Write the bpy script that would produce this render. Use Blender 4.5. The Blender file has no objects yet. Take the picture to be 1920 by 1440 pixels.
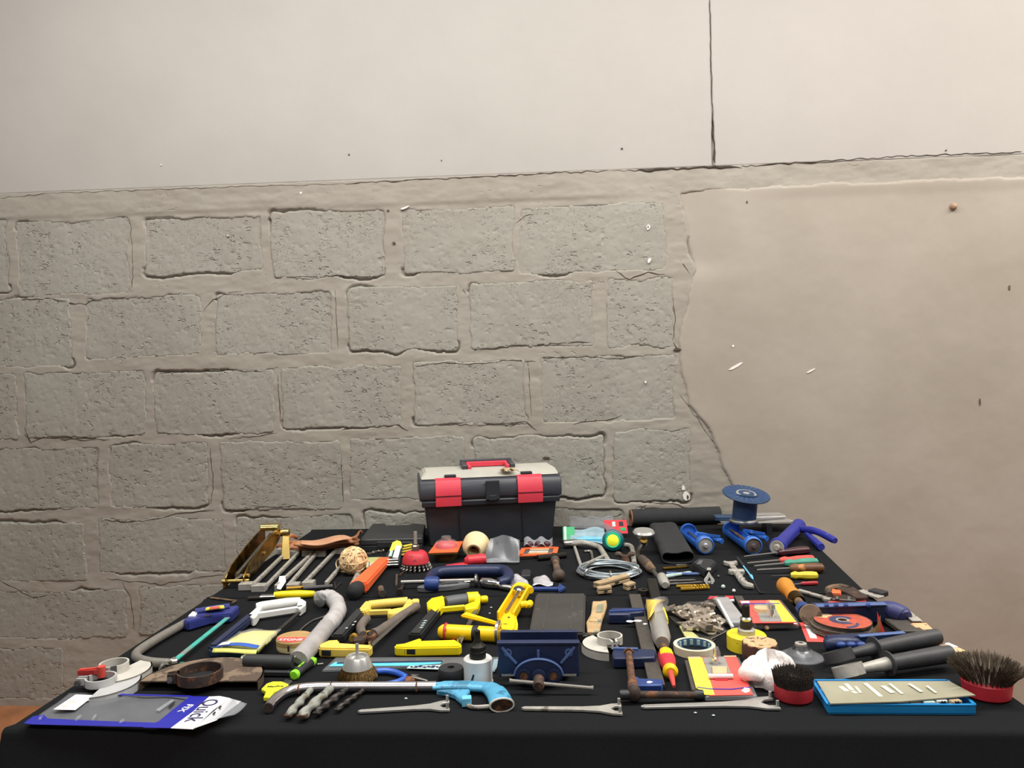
import bpy, bmesh, math, random
import numpy as np
from mathutils import Vector, Matrix
random.seed(7)
sc = bpy.context.scene
COL = sc.collection

# ---------------------------------------------------------------- camera, world, lights, exposure
F = 1442.0                       # focal length in pixels of the 1920 x 1440 frame
CAM = Vector((0, 0, 1.36))       # eye height over the floor
TZ = 0.74                        # table height
WY = 3.12                        # distance of the back wall
def _axes():
    Y = Vector(((1041-960)/F, -(698-720)/F, -1)).normalized()
    up = Vector((-math.sin(.0235), math.cos(.0235), 0))
    Z = (up - Y*up.dot(Y)).normalized()
    return Y.cross(Z), Y, Z
AX = _axes()
cd = bpy.data.cameras.new('camera'); cam = bpy.data.objects.new('camera', cd); COL.objects.link(cam)
cd.lens = 36*F/1920; cd.sensor_width = 36; cd.clip_start = .05
cam.matrix_world = Matrix.Translation(CAM) @ Matrix((AX[0], AX[1], AX[2])).to_4x4()
sc.camera = cam
sc.view_settings.view_transform = 'Standard'; sc.view_settings.look = 'None'
sc.view_settings.gamma = 1; sc.view_settings.use_curve_mapping = False
sc.view_settings.exposure = 0.0

w = bpy.data.worlds.new('room_ambience'); sc.world = w; w.use_nodes = True
w.node_tree.nodes['Background'].inputs[0].default_value = (1, .965, .93, 1)
w.node_tree.nodes['Background'].inputs[1].default_value = .155
def area(name, loc, tgt, sx, sy, power, col):
    l = bpy.data.lights.new(name, 'AREA'); l.shape = 'RECTANGLE'; l.size = sx; l.size_y = sy; l.energy = power; l.color = col
    o = bpy.data.objects.new(name, l); COL.objects.link(o); o.location = loc
    o.rotation_euler = (Vector(tgt)-Vector(loc)).to_track_quat('-Z', 'Y').to_euler()
    return o
area('ceiling_tube', (-.55, 1.68, 3.55), (-.55, 2.5, 0), 3.9, .35, 109, (1, .98, .945))
area('ceiling_tube_right', (2.9, 1.68, 3.55), (2.6, 2.5, 0), 2.9, .35, 124, (1, .945, .875))
area('ceiling_tube_rear', (0, -.6, 3.2), (0, .6, 0), 2.4, .35, 42, (1, .97, .92))

# ---------------------------------------------------------------- pixel of the photograph -> place in the room
def ray(px, py):
    d = Vector(((px-960)/F, -(py-720)/F, -1))
    return Vector((d.dot(AX[0]), d.dot(AX[1]), d.dot(AX[2])))
def TP(px, py, h=0):             # point on the table (h above it)
    r = ray(px, py); return CAM + r*((TZ+h-CAM.z)/r.z)
def WP(px, py, y=WY):            # point on the back wall
    r = ray(px, py); return CAM + r*(y/r.y)
def HT(px, py, top):             # height above the table of a pixel straight above a base point
    b = TP(px, py); r = ray(px, top); q = CAM + r*(b.y/r.y); return q.z-TZ

# ---------------------------------------------------------------- materials
def lin(c):
    c = c.lstrip('#'); v = [int(c[i:i+2], 16)/255 for i in (0, 2, 4)]
    return tuple(x/12.92 if x <= .04045 else ((x+.055)/1.055)**2.4 for x in v)
MATS = {}
def mat(name, col, rough=.5, metal=0, var=.18, scale=40, bump=0, bscale=None, alpha=1, wear=None, spec=.5, coat=0):
    m = bpy.data.materials.new(name); m.use_nodes = True; nt = m.node_tree; N = nt.nodes; Lk = nt.links
    b = N['Principled BSDF']; b.inputs['Roughness'].default_value = rough; b.inputs['Metallic'].default_value = metal
    b.inputs['Specular IOR Level'].default_value = spec; b.inputs['Alpha'].default_value = alpha
    b.inputs['Coat Weight'].default_value = coat
    tc = N.new('ShaderNodeTexCoord'); nz = N.new('ShaderNodeTexNoise'); nz.inputs['Scale'].default_value = scale
    nz.inputs['Detail'].default_value = 5; Lk.new(tc.outputs['Object'], nz.inputs['Vector'])
    c = lin(col); rp = N.new('ShaderNodeValToRGB'); e = rp.color_ramp.elements
    e[0].position = .3; e[1].position = .7
    e[0].color = tuple(x*(1-var) for x in c)+(1,); e[1].color = tuple(min(1, x*(1+var)) for x in c)+(1,)
    Lk.new(nz.outputs['Fac'], rp.inputs['Fac']); out = rp.outputs['Color']
    if wear:                     # (colour, share, scale)
        n2 = N.new('ShaderNodeTexNoise'); n2.inputs['Scale'].default_value = wear[2]; n2.inputs['Detail'].default_value = 7
        n2.inputs['Roughness'].default_value = .65; Lk.new(tc.outputs['Object'], n2.inputs['Vector'])
        r2 = N.new('ShaderNodeValToRGB'); r2.color_ramp.elements[0].position = .72-wear[1]*.5; r2.color_ramp.elements[1].position = .76-wear[1]*.5
        mx = N.new('ShaderNodeMixRGB'); Lk.new(n2.outputs['Fac'], r2.inputs['Fac']); Lk.new(r2.outputs['Color'], mx.inputs['Fac'])
        Lk.new(out, mx.inputs['Color1']); mx.inputs['Color2'].default_value = lin(wear[0])+(1,); out = mx.outputs['Color']
    Lk.new(out, b.inputs['Base Color'])
    if bump:
        n3 = N.new('ShaderNodeTexNoise'); n3.inputs['Scale'].default_value = bscale or scale*4; n3.inputs['Detail'].default_value = 4
        Lk.new(tc.outputs['Object'], n3.inputs['Vector']); bp = N.new('ShaderNodeBump'); bp.inputs['Strength'].default_value = bump
        bp.inputs['Distance'].default_value = .002; Lk.new(n3.outputs['Fac'], bp.inputs['Height']); Lk.new(bp.outputs['Normal'], b.inputs['Normal'])
    MATS[name] = m; return m
def wallmat(name, c1, c2, pit=1.0, cluster=.5, rough=.62, mul=.2, rel=1.0):
    m = bpy.data.materials.new(name); m.use_nodes = True; nt = m.node_tree; N = nt.nodes; Lk = nt.links
    b = N['Principled BSDF']; b.inputs['Roughness'].default_value = rough; b.inputs['Specular IOR Level'].default_value = .3
    tc = N.new('ShaderNodeTexCoord'); mp = N.new('ShaderNodeMapping'); Lk.new(tc.outputs['Object'], mp.inputs['Vector'])
    def noise(s, d=4, st=(1, 1, 1), ro=.55):
        n = N.new('ShaderNodeTexNoise'); n.inputs['Scale'].default_value = s; n.inputs['Detail'].default_value = d; n.inputs['Roughness'].default_value = ro
        k = N.new('ShaderNodeMapping'); k.inputs['Scale'].default_value = st; Lk.new(tc.outputs['Object'], k.inputs['Vector']); Lk.new(k.outputs['Vector'], n.inputs['Vector'])
        return n.outputs['Fac']
    def ramp(f, a, c, va=0, vc=1):
        r = N.new('ShaderNodeMapRange'); r.inputs['From Min'].default_value = a; r.inputs['From Max'].default_value = c
        r.inputs['To Min'].default_value = va; r.inputs['To Max'].default_value = vc; Lk.new(f, r.inputs['Value']); return r.outputs['Result']
    def op(o, a, c):
        q = N.new('ShaderNodeMath'); q.operation = o
        for i, v in enumerate((a, c)):
            if isinstance(v, float): q.inputs[i].default_value = v
            else: Lk.new(v, q.inputs[i])
        return q.outputs[0]
    mx = N.new('ShaderNodeMixRGB'); mx.inputs['Color1'].default_value = lin(c1)+(1,); mx.inputs['Color2'].default_value = lin(c2)+(1,)
    Lk.new(ramp(noise(2.2, 6), .36, .64), mx.inputs['Fac'])
    m2 = N.new('ShaderNodeMixRGB'); m2.blend_type = 'MULTIPLY'; m2.inputs['Fac'].default_value = mul
    Lk.new(mx.outputs['Color'], m2.inputs['Color1']); Lk.new(noise(45, 4), m2.inputs['Color2']); Lk.new(m2.outputs['Color'], b.inputs['Base Color'])
    pits = op('MULTIPLY', ramp(noise(54, 2, (.8, 1, 1.25)), .61, .69), ramp(noise(4.5, 2), cluster, cluster+.12))
    fine = op('MULTIPLY', ramp(noise(150, 2), .62, .72), ramp(noise(6, 2), cluster-.06, cluster+.1))
    hgt = op('SUBTRACT', op('MULTIPLY', noise(14, 5), .35*rel), op('ADD', op('MULTIPLY', pits, 1.0*pit), op('MULTIPLY', fine, .45*pit)))
    bp = N.new('ShaderNodeBump'); bp.inputs['Strength'].default_value = .8; bp.inputs['Distance'].default_value = .007
    Lk.new(hgt, bp.inputs['Height']); Lk.new(bp.outputs['Normal'], b.inputs['Normal'])
    MATS[name] = m; return m

# ---------------------------------------------------------------- mesh building
ZU = Vector((0, 0, 1))
def V(*a): return Vector(a[0]) if len(a) == 1 else Vector(a)
class G:
    def __init__(s): s.v = []; s.f = []
    def add(s, vs, fs):
        n = len(s.v); s.v += [tuple(q) for q in vs]; s.f += [tuple(i+n for i in f) for f in fs]; return s
    def box(s, c, d, rz=0, top=1.0):
        c = V(c); x, y, z = d[0]/2, d[1]/2, d[2]/2; cs, sn = math.cos(rz), math.sin(rz); vs = []
        for k, t in ((-z, 1), (z, top)):
            for a, b in ((-x*t, -y*t), (x*t, -y*t), (x*t, y*t), (-x*t, y*t)): vs.append(c+V(a*cs-b*sn, a*sn+b*cs, k))
        return s.add(vs, [(3, 2, 1, 0), (4, 5, 6, 7), (0, 1, 5, 4), (1, 2, 6, 5), (2, 3, 7, 6), (3, 0, 4, 7)])
    def bar(s, a, b, w, h, w2=None, h2=None, up=ZU):
        a, b = V(a), V(b); t = (b-a).normalized(); sd = t.cross(V(up)); sd = sd.normalized() if sd.length > 1e-6 else V(1, 0, 0); u = sd.cross(t)
        vs = []
        for p, ww, hh in ((a, w, h), (b, w2 or w, h2 or h)):
            for i, j in ((-1, -1), (1, -1), (1, 1), (-1, 1)): vs.append(p+sd*(i*ww/2)+u*(j*hh/2))
        return s.add(vs, [(0, 1, 2, 3), (7, 6, 5, 4), (0, 4, 5, 1), (1, 5, 6, 2), (2, 6, 7, 3), (3, 7, 4, 0)])
    def tube(s, pts, r, n=10, cap=True, closed=False):
        pts = [V(p) for p in pts]; m = len(pts); R = r if isinstance(r, (list, tuple)) else [r]*m
        rings = []; u = None
        for i in range(m):
            a = pts[i-1] if (i or closed) else pts[i]; b = pts[(i+1) % m] if (i < m-1 or closed) else pts[i]
            t = (b-a).normalized()
            if u is None: u = t.cross(ZU) if abs(t.z) < .9 else t.cross(V(1, 0, 0))
            u = (u-t*u.dot(t)).normalized(); w_ = t.cross(u)
            rings.append([pts[i]+(u*math.cos(2*math.pi*k/n)+w_*math.sin(2*math.pi*k/n))*R[i] for k in range(n)])
        vs = [q for g in rings for q in g]; fs = []
        for i in range(m if closed else m-1):
            j = (i+1) % m
            for k in range(n): l = (k+1) % n; fs.append((i*n+k, i*n+l, j*n+l, j*n+k))
        if cap and not closed: fs.append(tuple(range(n-1, -1, -1))); fs.append(tuple((m-1)*n+k for k in range(n)))
        return s.add(vs, fs)
    def lathe(s, prof, o=(0, 0, 0), ax=(0, 0, 1), n=28, cap=True, a0=0, a1=2*math.pi, closed=False):
        o, ax = V(o), V(ax).normalized(); u = ax.cross(V(0, 0, 1)) if abs(ax.z) < .9 else V(1, 0, 0)
        u = (u-ax*u.dot(ax)).normalized(); w_ = ax.cross(u); full = abs(a1-a0-2*math.pi) < 1e-6; q = n if full else n+1; vs = []; fs = []
        for r, z in prof:
            for k in range(q):
                a = a0+(a1-a0)*k/n; vs.append(o+ax*z+(u*math.cos(a)+w_*math.sin(a))*r)
        m = len(prof)
        for i in range(m if closed else m-1):
            j = (i+1) % m
            for k in range(n): l = (k+1) % q; fs.append((i*q+k, i*q+l, j*q+l, j*q+k))
        if cap and full and not closed: fs.append(tuple(range(q-1, -1, -1))); fs.append(tuple((m-1)*q+k for k in range(q)))
        return s.add(vs, fs)
    def ring(s, o, r0, r1, h, ax=(0, 0, 1), n=32, a0=0, a1=2*math.pi):
        return s.lathe([(r0, 0), (r1, 0), (r1, h), (r0, h)], o, ax, n, closed=True, a0=a0, a1=a1)
    def prism(s, poly, z0, z1):
        poly = [V(p) for p in poly]
        ar = sum(poly[i].x*poly[(i+1) % len(poly)].y-poly[(i+1) % len(poly)].x*poly[i].y for i in range(len(poly)))
        if ar < 0: poly = poly[::-1]
        n = len(poly); vs = [V(p.x, p.y, z0) for p in poly]+[V(p.x, p.y, z1) for p in poly]
        return s.add(vs, [tuple(range(n-1, -1, -1)), tuple(range(n, 2*n))]+[(i, (i+1) % n, n+(i+1) % n, n+i) for i in range(n)])
    def vprism(s, poly, v0, v1):          # outline in (u, z), thickness along v
        n = len(poly); vs = [V(p[0], v0, p[1]) for p in poly]+[V(p[0], v1, p[1]) for p in poly]
        return s.add(vs, [tuple(range(n)), tuple(range(2*n-1, n-1, -1))]+[(i, n+i, n+(i+1) % n, (i+1) % n) for i in range(n)])
    def ball(s, c, r, n=14, m=9, jit=0):
        c = V(c); r = r if isinstance(r, (tuple, list)) else (r, r, r); vs = []; fs = []
        for i in range(m+1):
            a = math.pi*i/m
            for k in range(n):
                b = 2*math.pi*k/n; j = 1+random.uniform(-jit, jit)
                vs.append(c+V(r[0]*math.sin(a)*math.cos(b)*j, r[1]*math.sin(a)*math.sin(b)*j, r[2]*math.cos(a)*j))
        for i in range(m):
            for k in range(n): l = (k+1) % n; fs.append((i*n+k, (i+1)*n+k, (i+1)*n+l, i*n+l))
        return s.add(vs, fs)
    def grid(s, fn, nu, nv, th=0.0):      # surface fn(a,b) -> point; th: thickness downwards
        vs = [V(fn(i/nu, j/nv)) for j in range(nv+1) for i in range(nu+1)]; q = nu+1
        fs = [(j*q+i, j*q+i+1, (j+1)*q+i+1, (j+1)*q+i) for j in range(nv) for i in range(nu)]
        if th:
            n = len(vs); vs += [p-V(0, 0, th) for p in vs]; fs += [tuple(k+n for k in f[::-1]) for f in fs]
            ed = [(i, i+1) for i in range(nu)]+[(nu+j*q, nu+(j+1)*q) for j in range(nv)]+[(nv*q+i+1, nv*q+i) for i in range(nu)]+[((j+1)*q, j*q) for j in range(nv)]
            fs += [(a, a+n, b+n, b) for a, b in ed]
        return s.add(vs, fs)
def mk(name, g, m, off=None, bevel=0, seg=1, ang=.6, fix=True):
    me = bpy.data.meshes.new(name); vs = g.v if off is None else [tuple(V(q)-off) for q in g.v]
    me.from_pydata(vs, [], g.f); me.validate()
    if bevel or fix:
        bm = bmesh.new(); bm.from_mesh(me)
        if bevel:
            es = [e for e in bm.edges if len(e.link_faces) == 2 and e.calc_face_angle(0) > .6]
            bmesh.ops.bevel(bm, geom=es, offset=bevel, segments=seg, affect='EDGES', clamp_overlap=True)
        if fix: bmesh.ops.recalc_face_normals(bm, faces=bm.faces)
        bm.to_mesh(me); bm.free()
    me.polygons.foreach_set('use_smooth', [True]*len(me.polygons)); me.set_sharp_from_angle(angle=ang)
    me.materials.append(MATS[m] if isinstance(m, str) else m)
    o = bpy.data.objects.new(name, me); COL.objects.link(o); return o
def tag(o, label, cat, group=None):
    o['label'] = label; o['category'] = cat
    if group: o['group'] = group
class Th:                                  # a thing: an Empty at its base on the table, its parts are children
    def __init__(s, name, label, cat, px, to=None, rz=None, group=None, h=0):
        s.loc = TP(px[0], px[1], h); a = rz or 0; s.L = 0
        if to is not None:
            q = TP(to[0], to[1], h)-s.loc; a = math.atan2(q.y, q.x); s.L = q.length
        s.e = bpy.data.objects.new(name, None); s.e.empty_display_size = .02; COL.objects.link(s.e)
        s.e.location = s.loc; s.e.rotation_euler = (0, 0, a); s.a = a; s.h = h; tag(s.e, label, cat, group)
    def l(s, px, py, h=0):                 # pixel (of a point h above the table) -> local coordinates
        q = TP(px, py, h+s.h)-s.loc; c, n = math.cos(-s.a), math.sin(-s.a)
        return V(q.x*c-q.y*n, q.x*n+q.y*c, q.z)
    def P(s, pts, h=0): return [s.l(x, y, h) for x, y in pts]
    def part(s, name, g, m, parent=None, label=None, bevel=0, seg=1, ang=.6, stuff=False, fix=True):
        o = mk(name, g, m, None, bevel, seg, ang, fix); o.parent = parent or s.e
        if label: o['label'] = label
        if stuff: o['kind'] = 'stuff'
        return o
    def text(s, st, a, b, m, h, ratio=1.0, parent=None, bold=.0, h2=None, depth=.0004):
        o = text_mesh(st, V(a), V(b), m, h, ratio, bold, depth); o.parent = parent or s.e; return o
def text_mesh(st, a, b, m, h, ratio, bold, depth):
    cu = bpy.data.curves.new('lettering', 'FONT'); cu.body = st; cu.extrude = depth; cu.offset = bold; cu.resolution_u = 3
    t = bpy.data.objects.new('tmp', cu); COL.objects.link(t); dg = bpy.context.evaluated_depsgraph_get()
    me = bpy.data.meshes.new_from_object(t.evaluated_get(dg)); bpy.data.objects.remove(t); bpy.data.curves.remove(cu)
    xs = [v.co.x for v in me.vertices]; x0, x1 = min(xs), max(xs); d = b-a; k = d.length/(x1-x0); d = V(d.x, d.y, 0).normalized(); u = V(-d.y, d.x, 0)
    for v in me.vertices:
        c = v.co.copy(); q = V(a.x, a.y, h)+d*((c.x-x0)*k)+u*(c.y*k*ratio); v.co = V(q.x, q.y, h+c.z)
    me.materials.append(MATS[m]); o = bpy.data.objects.new('lettering', me); COL.objects.link(o); return o
def solo(name, label, cat, g, m, px, group=None, bevel=0, seg=1, ang=.6):   # one-mesh thing, geometry given in world space
    off = TP(*px); o = mk(name, g, m, off, bevel, seg, ang); o.location = off; tag(o, label, cat, group); return o
def arc(c, r, a0, a1, n=10, z=0): return [V(c[0]+r*math.cos(a0+(a1-a0)*i/n), c[1]+r*math.sin(a0+(a1-a0)*i/n), z) for i in range(n+1)]
def curve(pts, n=6):                       # Catmull-Rom through the points
    pts = [V(p) for p in pts]; out = []
    for i in range(len(pts)-1):
        p0, p1, p2, p3 = pts[max(i-1, 0)], pts[i], pts[i+1], pts[min(i+2, len(pts)-1)]
        for k in range(n):
            t = k/n; out.append(.5*((2*p1)+(p2-p0)*t+(2*p0-5*p1+4*p2-p3)*t*t+(3*p1-p0-3*p2+p3)*t**3))
    return out+[pts[-1]]

# ---------------------------------------------------------------- material list
mat('cloth', '#1c1d1f', .95, 0, .12, 300, .35, 1400, spec=.10)
mat('floor_clay', '#9c6540', .7, 0, .25, 8, .2)
mat('steel', '#b9b7b2', .28, 1, .15, 60)
mat('steel_dull', '#8f8c86', .42, 1, .2, 70, .1)
mat('steel_grey', '#aaa69d', .5, .25, .15, 60, .1, wear=('#7d7468', .25, 40))
mat('bit_pale', '#92938a', .55, .1, .15, 60, .15, wear=('#86806f', .25, 40))
mat('silver', '#c4c2bd', .3, .6, .08, 40)
mat('chrome', '#d8d6d6', .12, 1, .06, 20)
mat('chrome_worn', '#cfcacc', .28, 1, .08, 40, wear=('#8d6a58', .05, 26))
mat('dark_steel', '#4a4643', .45, .8, .25, 60, .15)
mat('black_steel', '#26241f', .5, .6, .2, 50)
mat('rust', '#5f4535', .75, .3, .35, 60, .5, wear=('#8a5b3c', .4, 60))
mat('rust_dark', '#473a33', .7, .4, .3, 50, .4, wear=('#7a5038', .3, 45))
mat('iron_brown', '#574a41', .7, .35, .25, 30, .3, wear=('#80684f', .35, 22))
mat('wood_iron', '#7d6a57', .75, 0, .25, 20, .3, wear=('#55463a', .45, 14))
mat('brass', '#a07c36', .3, 1, .25, 30, wear=('#54421c', .4, 18))
mat('brass_bright', '#e8c878', .25, 1, .1, 30)
mat('gold_bit', '#d2a842', .3, .9, .12, 60)
mat('navy_paint', '#1e2a4c', .42, .1, .15, 40, .15, wear=('#46566f', .1, 70))
mat('blue_paint', '#27407e', .4, .1, .18, 40, .12, wear=('#8fa0bd', .06, 60))
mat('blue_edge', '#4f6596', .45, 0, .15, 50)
mat('blue_gun', '#2f68c0', .45, .1, .15, 30, .1, wear=('#e6e6e8', .12, 55))
mat('blue_gun_dark', '#1d2c5a', .5, .1, .2, 30, .1)
mat('violet_gun', '#2b3292', .45, .1, .15, 30, .1, wear=('#e4e4ec', .12, 60))
mat('blue_plastic', '#2f5fc0', .35, 0, .1, 30)
mat('sky_paint', '#5aa8cc', .4, .1, .15, 25, .1, wear=('#41809e', .35, 18))
mat('sky_light', '#74c6ea', .5, 0, .1, 40)
mat('navy_plastic', '#31397c', .4, 0, .15, 30)
mat('navy_saw', '#2a3352', .4, .2, .15, 30)
mat('navy_sleeve', '#35396c', .5, 0, .15, 40)
mat('royal_print', '#23269c', .4, 0, .06, 20)
mat('white_print', '#f1f0f2', .45, 0, .03, 20)
mat('white_plastic', '#dcdbd6', .45, 0, .06, 30)
mat('white_paper', '#f4f2f1', .7, 0, .05, 60)
mat('cotton', '#f3ebe6', .95, 0, .06, 50, .6, 220)
mat('cream_paint', '#c2beb4', .5, 0, .08, 30, .1)
mat('grey_paint', '#b4b4b3', .45, 0, .08, 30, .1)
mat('grey_tape', '#a9a5a3', .5, .1, .15, 25, .5, 60)
mat('grey_tape_light', '#c4c1c0', .3, .1, .12, 30, .6, 70)
mat('grey_plastic', '#5b5d60', .5, 0, .1, 30)
mat('silver_card', '#a8a6a6', .4, .2, .1, 30)
mat('yellow', '#f2d90c', .42, 0, .06, 20)
mat('yellow_worn', '#e9c95c', .45, 0, .1, 25, .1, wear=('#7d6a33', .12, 50))
mat('yellow_gun', '#f7cb08', .38, 0, .05, 20)
mat('yellow_card', '#f0e04a', .5, 0, .06, 30)
mat('yellow_neon', '#eef22c', .6, 0, .05, 30)
mat('yellow_glove', '#dfdc74', .6, 0, .1, 25, .3)
mat('yellow_saw', '#efd92c', .45, 0, .1, 25, wear=('#6b5f1c', .14, 60))
mat('yellow_screw', '#dfc93a', .35, 0, .12, 60)
mat('lime', '#94ea2e', .5, 0, .08, 30)
mat('red', '#cf3440', .4, 0, .1, 30)
mat('red_worn', '#c8343f', .5, 0, .12, 40, .2, wear=('#8b2a30', .25, 40))
mat('red_dark', '#a1222c', .5, 0, .12, 40)
mat('red_card', '#ea5a52', .5, 0, .05, 30)
mat('red_lever', '#cf4b42', .5, 0, .1, 30)
mat('orange', '#f06a38', .5, 0, .08, 30)
mat('orange_wood', '#c9832c', .45, 0, .15, 20)
mat('brown_wood', '#6b4326', .5, 0, .3, 30, wear=('#b5763a', .3, 25))
mat('maroon', '#431f26', .3, 0, .2, 30)
mat('green_handle', '#3f8f78', .4, 0, .15, 40)
mat('teal_blade', '#4ab7a8', .5, .2, .15, 30, wear=('#8a938c', .35, 22))
mat('teal', '#0c5f66', .35, 0, .15, 30)
mat('teal_green', '#18c08a', .4, 0, .1, 30)
mat('green_card', '#12a05c', .4, 0, .1, 30)
mat('pale_card', '#b9b878', .6, 0, .15, 30)
mat('ice_card', '#b8cdc6', .5, 0, .1, 50)
mat('cyan_card', '#63cbe6', .35, 0, .08, 40)
mat('rubber', '#26272a', .6, 0, .12, 30, .1)
mat('rubber_grip', '#3a3a3c', .55, 0, .12, 40, .15)
mat('black_plastic', '#26282b', .4, 0, .12, 30, .05)
mat('case_plastic', '#2c2d2f', .5, 0, .12, 30, .1)
mat('box_dark', '#282b31', .42, 0, .1, 12, .08)
mat('box_mid', '#3a3c43', .4, 0, .08, 20)
mat('box_grey', '#b4b1a6', .5, 0, .06, 20, .1)
mat('latch_red', '#d23b4c', .45, 0, .06, 20)
mat('belt', '#262729', .85, 0, .15, 40, .6, 600)
mat('belt_back', '#8a6448', .8, 0, .2, 30)
mat('plate_dark', '#413f3c', .6, .2, .15, 12, .2, wear=('#57534d', .25, 9))
mat('moss_print', '#85866e', .8, 0, .2, 40)
mat('leather', '#b67c56', .7, 0, .18, 20, .4, 90)
mat('leather_light', '#c2906f', .65, 0, .12, 20, .3, 90)
mat('twine', '#eacb9c', .9, 0, .2, 80, .5, 300)
mat('tape_cream', '#d8ccae', .6, 0, .08, 40)
mat('tape_core', '#4e6f8c', .5, 0, .2, 40)
mat('tape_tan', '#e4cfa0', .6, 0, .12, 40)
mat('tan_peg', '#a8916f', .7, 0, .2, 30)
mat('tan_scrap', '#b79a70', .8, 0, .25, 14, .5, wear=('#7f8274', .3, 20))
mat('log_face', '#cfa67c', .8, 0, .2, 40, .4, wear=('#7a5636', .3, 50))
mat('bark', '#4c3328', .9, 0, .35, 30, .9, 60, wear=('#b89472', .25, 30))
mat('bristle', '#64584a', .6, .3, .4, 200)
mat('bristle_dark', '#443c36', .6, .3, .4, 200)
mat('bristle_brass', '#6f5732', .45, .7, .5, 220, .6, 500)
mat('disc_red', '#b0503c', .7, 0, .15, 60, .2, wear=('#8a5a3a', .25, 20))
mat('disc_print', '#3a3c5c', .7, 0, .2, 60)
mat('disc_edge', '#6b6257', .85, 0, .3, 80, .5)
mat('wire', '#aab3b8', .38, .55, .12, 60)
mat('nickel', '#cdc3b5', .26, .85, .2, 60)
mat('spool_blue', '#28405f', .5, 0, .15, 30, wear=('#5e7391', .12, 60))
mat('tray_blue', '#1c86c6', .45, 0, .08, 20)
mat('tray_lid', '#a8a48c', .3, 0, .14, 9, alpha=.84)
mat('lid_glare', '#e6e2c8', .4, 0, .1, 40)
mat('film', '#b9bcc2', .18, 0, .1, 20, alpha=.30, spec=.8)
mat('film_grey', '#8b8d92', .2, 0, .12, 20, alpha=.38, spec=.8)
mat('film_blue', '#a9c6d2', .2, 0, .15, 40, alpha=.55, spec=.8)
mat('blister', '#d8d6d4', .1, 0, .05, 20, alpha=.16, spec=.9)
mat('foil', '#d5d2d6', .25, .5, .12, 60, .5, 200)
mat('board_grey', '#8d8c86', .6, 0, .08, 40)
mat('kraft', '#cfae84', .7, 0, .1, 40)
mat('ink', '#2a2550', .6, 0, .05, 40)
mat('ink_black', '#1a1a1c', .6, 0, .05, 40)
mat('pink_print', '#efc9c4', .7, 0, .1, 60)
mat('file_steel', '#57524c', .6, .5, .15, 90, .5, 700)
mat('plaster_chip', '#e6e2dc', .8, 0, .05, 40)
mat('tube_grey', '#7f7a72', .5, .2, .12, 60, .1)
mat('tin_tan', '#b3905c', .6, 0, .12, 40)
mat('grip_grey', '#685e55', .7, 0, .2, 30, .2)
mat('crack_shade', '#4d443c', .95, 0, .2, 60, spec=.1)
mat('clay_plug', '#a88872', .8, 0, .25, 60)
wallmat('block_paint', '#9c998f', '#969187', 1.0, .46, mul=.12)
wallmat('mortar_paint', '#9e988d', '#989186', .3, .56, mul=.10)
wallmat('plaster_paint', '#a59c91', '#9c9387', .04, .64, mul=.05, rel=.35)
wallmat('panel_paint', '#aaa59f', '#a6a19b', .02, .68, mul=.03, rel=.2)

# ---------------------------------------------------------------- back wall: mortar bed, concrete blocks, smooth panels
_R = [np.random.RandomState(k).rand(256, 256) for k in range(8)]
def vn(x, y, s=0):
    xi = np.floor(x).astype(int); yi = np.floor(y).astype(int); fx = x-xi; fy = y-yi
    fx = fx*fx*(3-2*fx); fy = fy*fy*(3-2*fy); T = _R[s]
    a = T[xi % 256, yi % 256]; b = T[(xi+1) % 256, yi % 256]; c = T[xi % 256, (yi+1) % 256]; d = T[(xi+1) % 256, (yi+1) % 256]
    return (a*(1-fx)+b*fx)*(1-fy)+(c*(1-fx)+d*fx)*fy
def fb(x, y, f, s=0, o=3):
    t = 0; a = .5
    for i in range(o): t = t+a*(vn(x*f+7*i, y*f+3*i, (s+i) % 8)-.5); f *= 2.1; a *= .55
    return t
BLK = [  # pixel rectangles of the blocks that can be told apart
 (-60, 412, 14, 548), (35, 412, 242, 552), (272, 406, 492, 512), (510, 396, 722, 521), (756, 390, 963, 512), (974, 385, 1246, 508),
 (-60, 562, 132, 688), (162, 556, 376, 668), (406, 548, 620, 664), (654, 538, 856, 656), (884, 530, 1112, 652), (1142, 522, 1264, 650),
 (-60, 700, 32, 825), (46, 697, 272, 818), (292, 697, 512, 813), (530, 688, 752, 801), (776, 678, 986, 796), (1016, 668, 1266, 792),
 (-60, 842, 186, 955), (206, 832, 390, 950), (416, 828, 640, 955), (656, 820, 872, 934), (890, 820, 1130, 930), (1152, 806, 1292, 940),
 (-60, 980, 160, 1088), (186, 974, 420, 1072), (444, 968, 660, 1060), (690, 960, 900, 1060), (930, 955, 1170, 1050), (1196, 955, 1330, 1050),
 (-60, 1108, 236, 1196), (262, 1098, 470, 1190), (-60, 1214, 120, 1310)]
RECT = []
for x0, y0, x1, y1 in BLK:
    cx, cy = (x0+x1)/2, (y0+y1)/2
    RECT.append((WP(x0, cy).x-.009, WP(x1, cy).x+.009, WP(cx, y1).z-.008, WP(cx, y0).z+.008))
def sdbox(X, Zz, r, rag=.010, s=0):
    x0, x1, z0, z1 = r; cx, cz = (x0+x1)/2, (z0+z1)/2
    dx = np.abs(X-cx)-(x1-x0)/2; dz = np.abs(Zz-cz)-(z1-z0)/2
    d = np.maximum(dx, dz); q = np.sqrt(np.maximum(dx+.02, 0)**2+np.maximum(dz+.02, 0)**2)-.02
    d = np.where((dx > -.02) & (dz > -.02), q, d)
    return -(d+rag*2*fb(X, Zz, 9, s, 4)+rag*.6*fb(X, Zz, 40, s+2, 2))      # positive inside
def sm(t): t = np.clip(t, 0, 1); return t*t*(3-2*t)
ZTOP = 2.160
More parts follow.
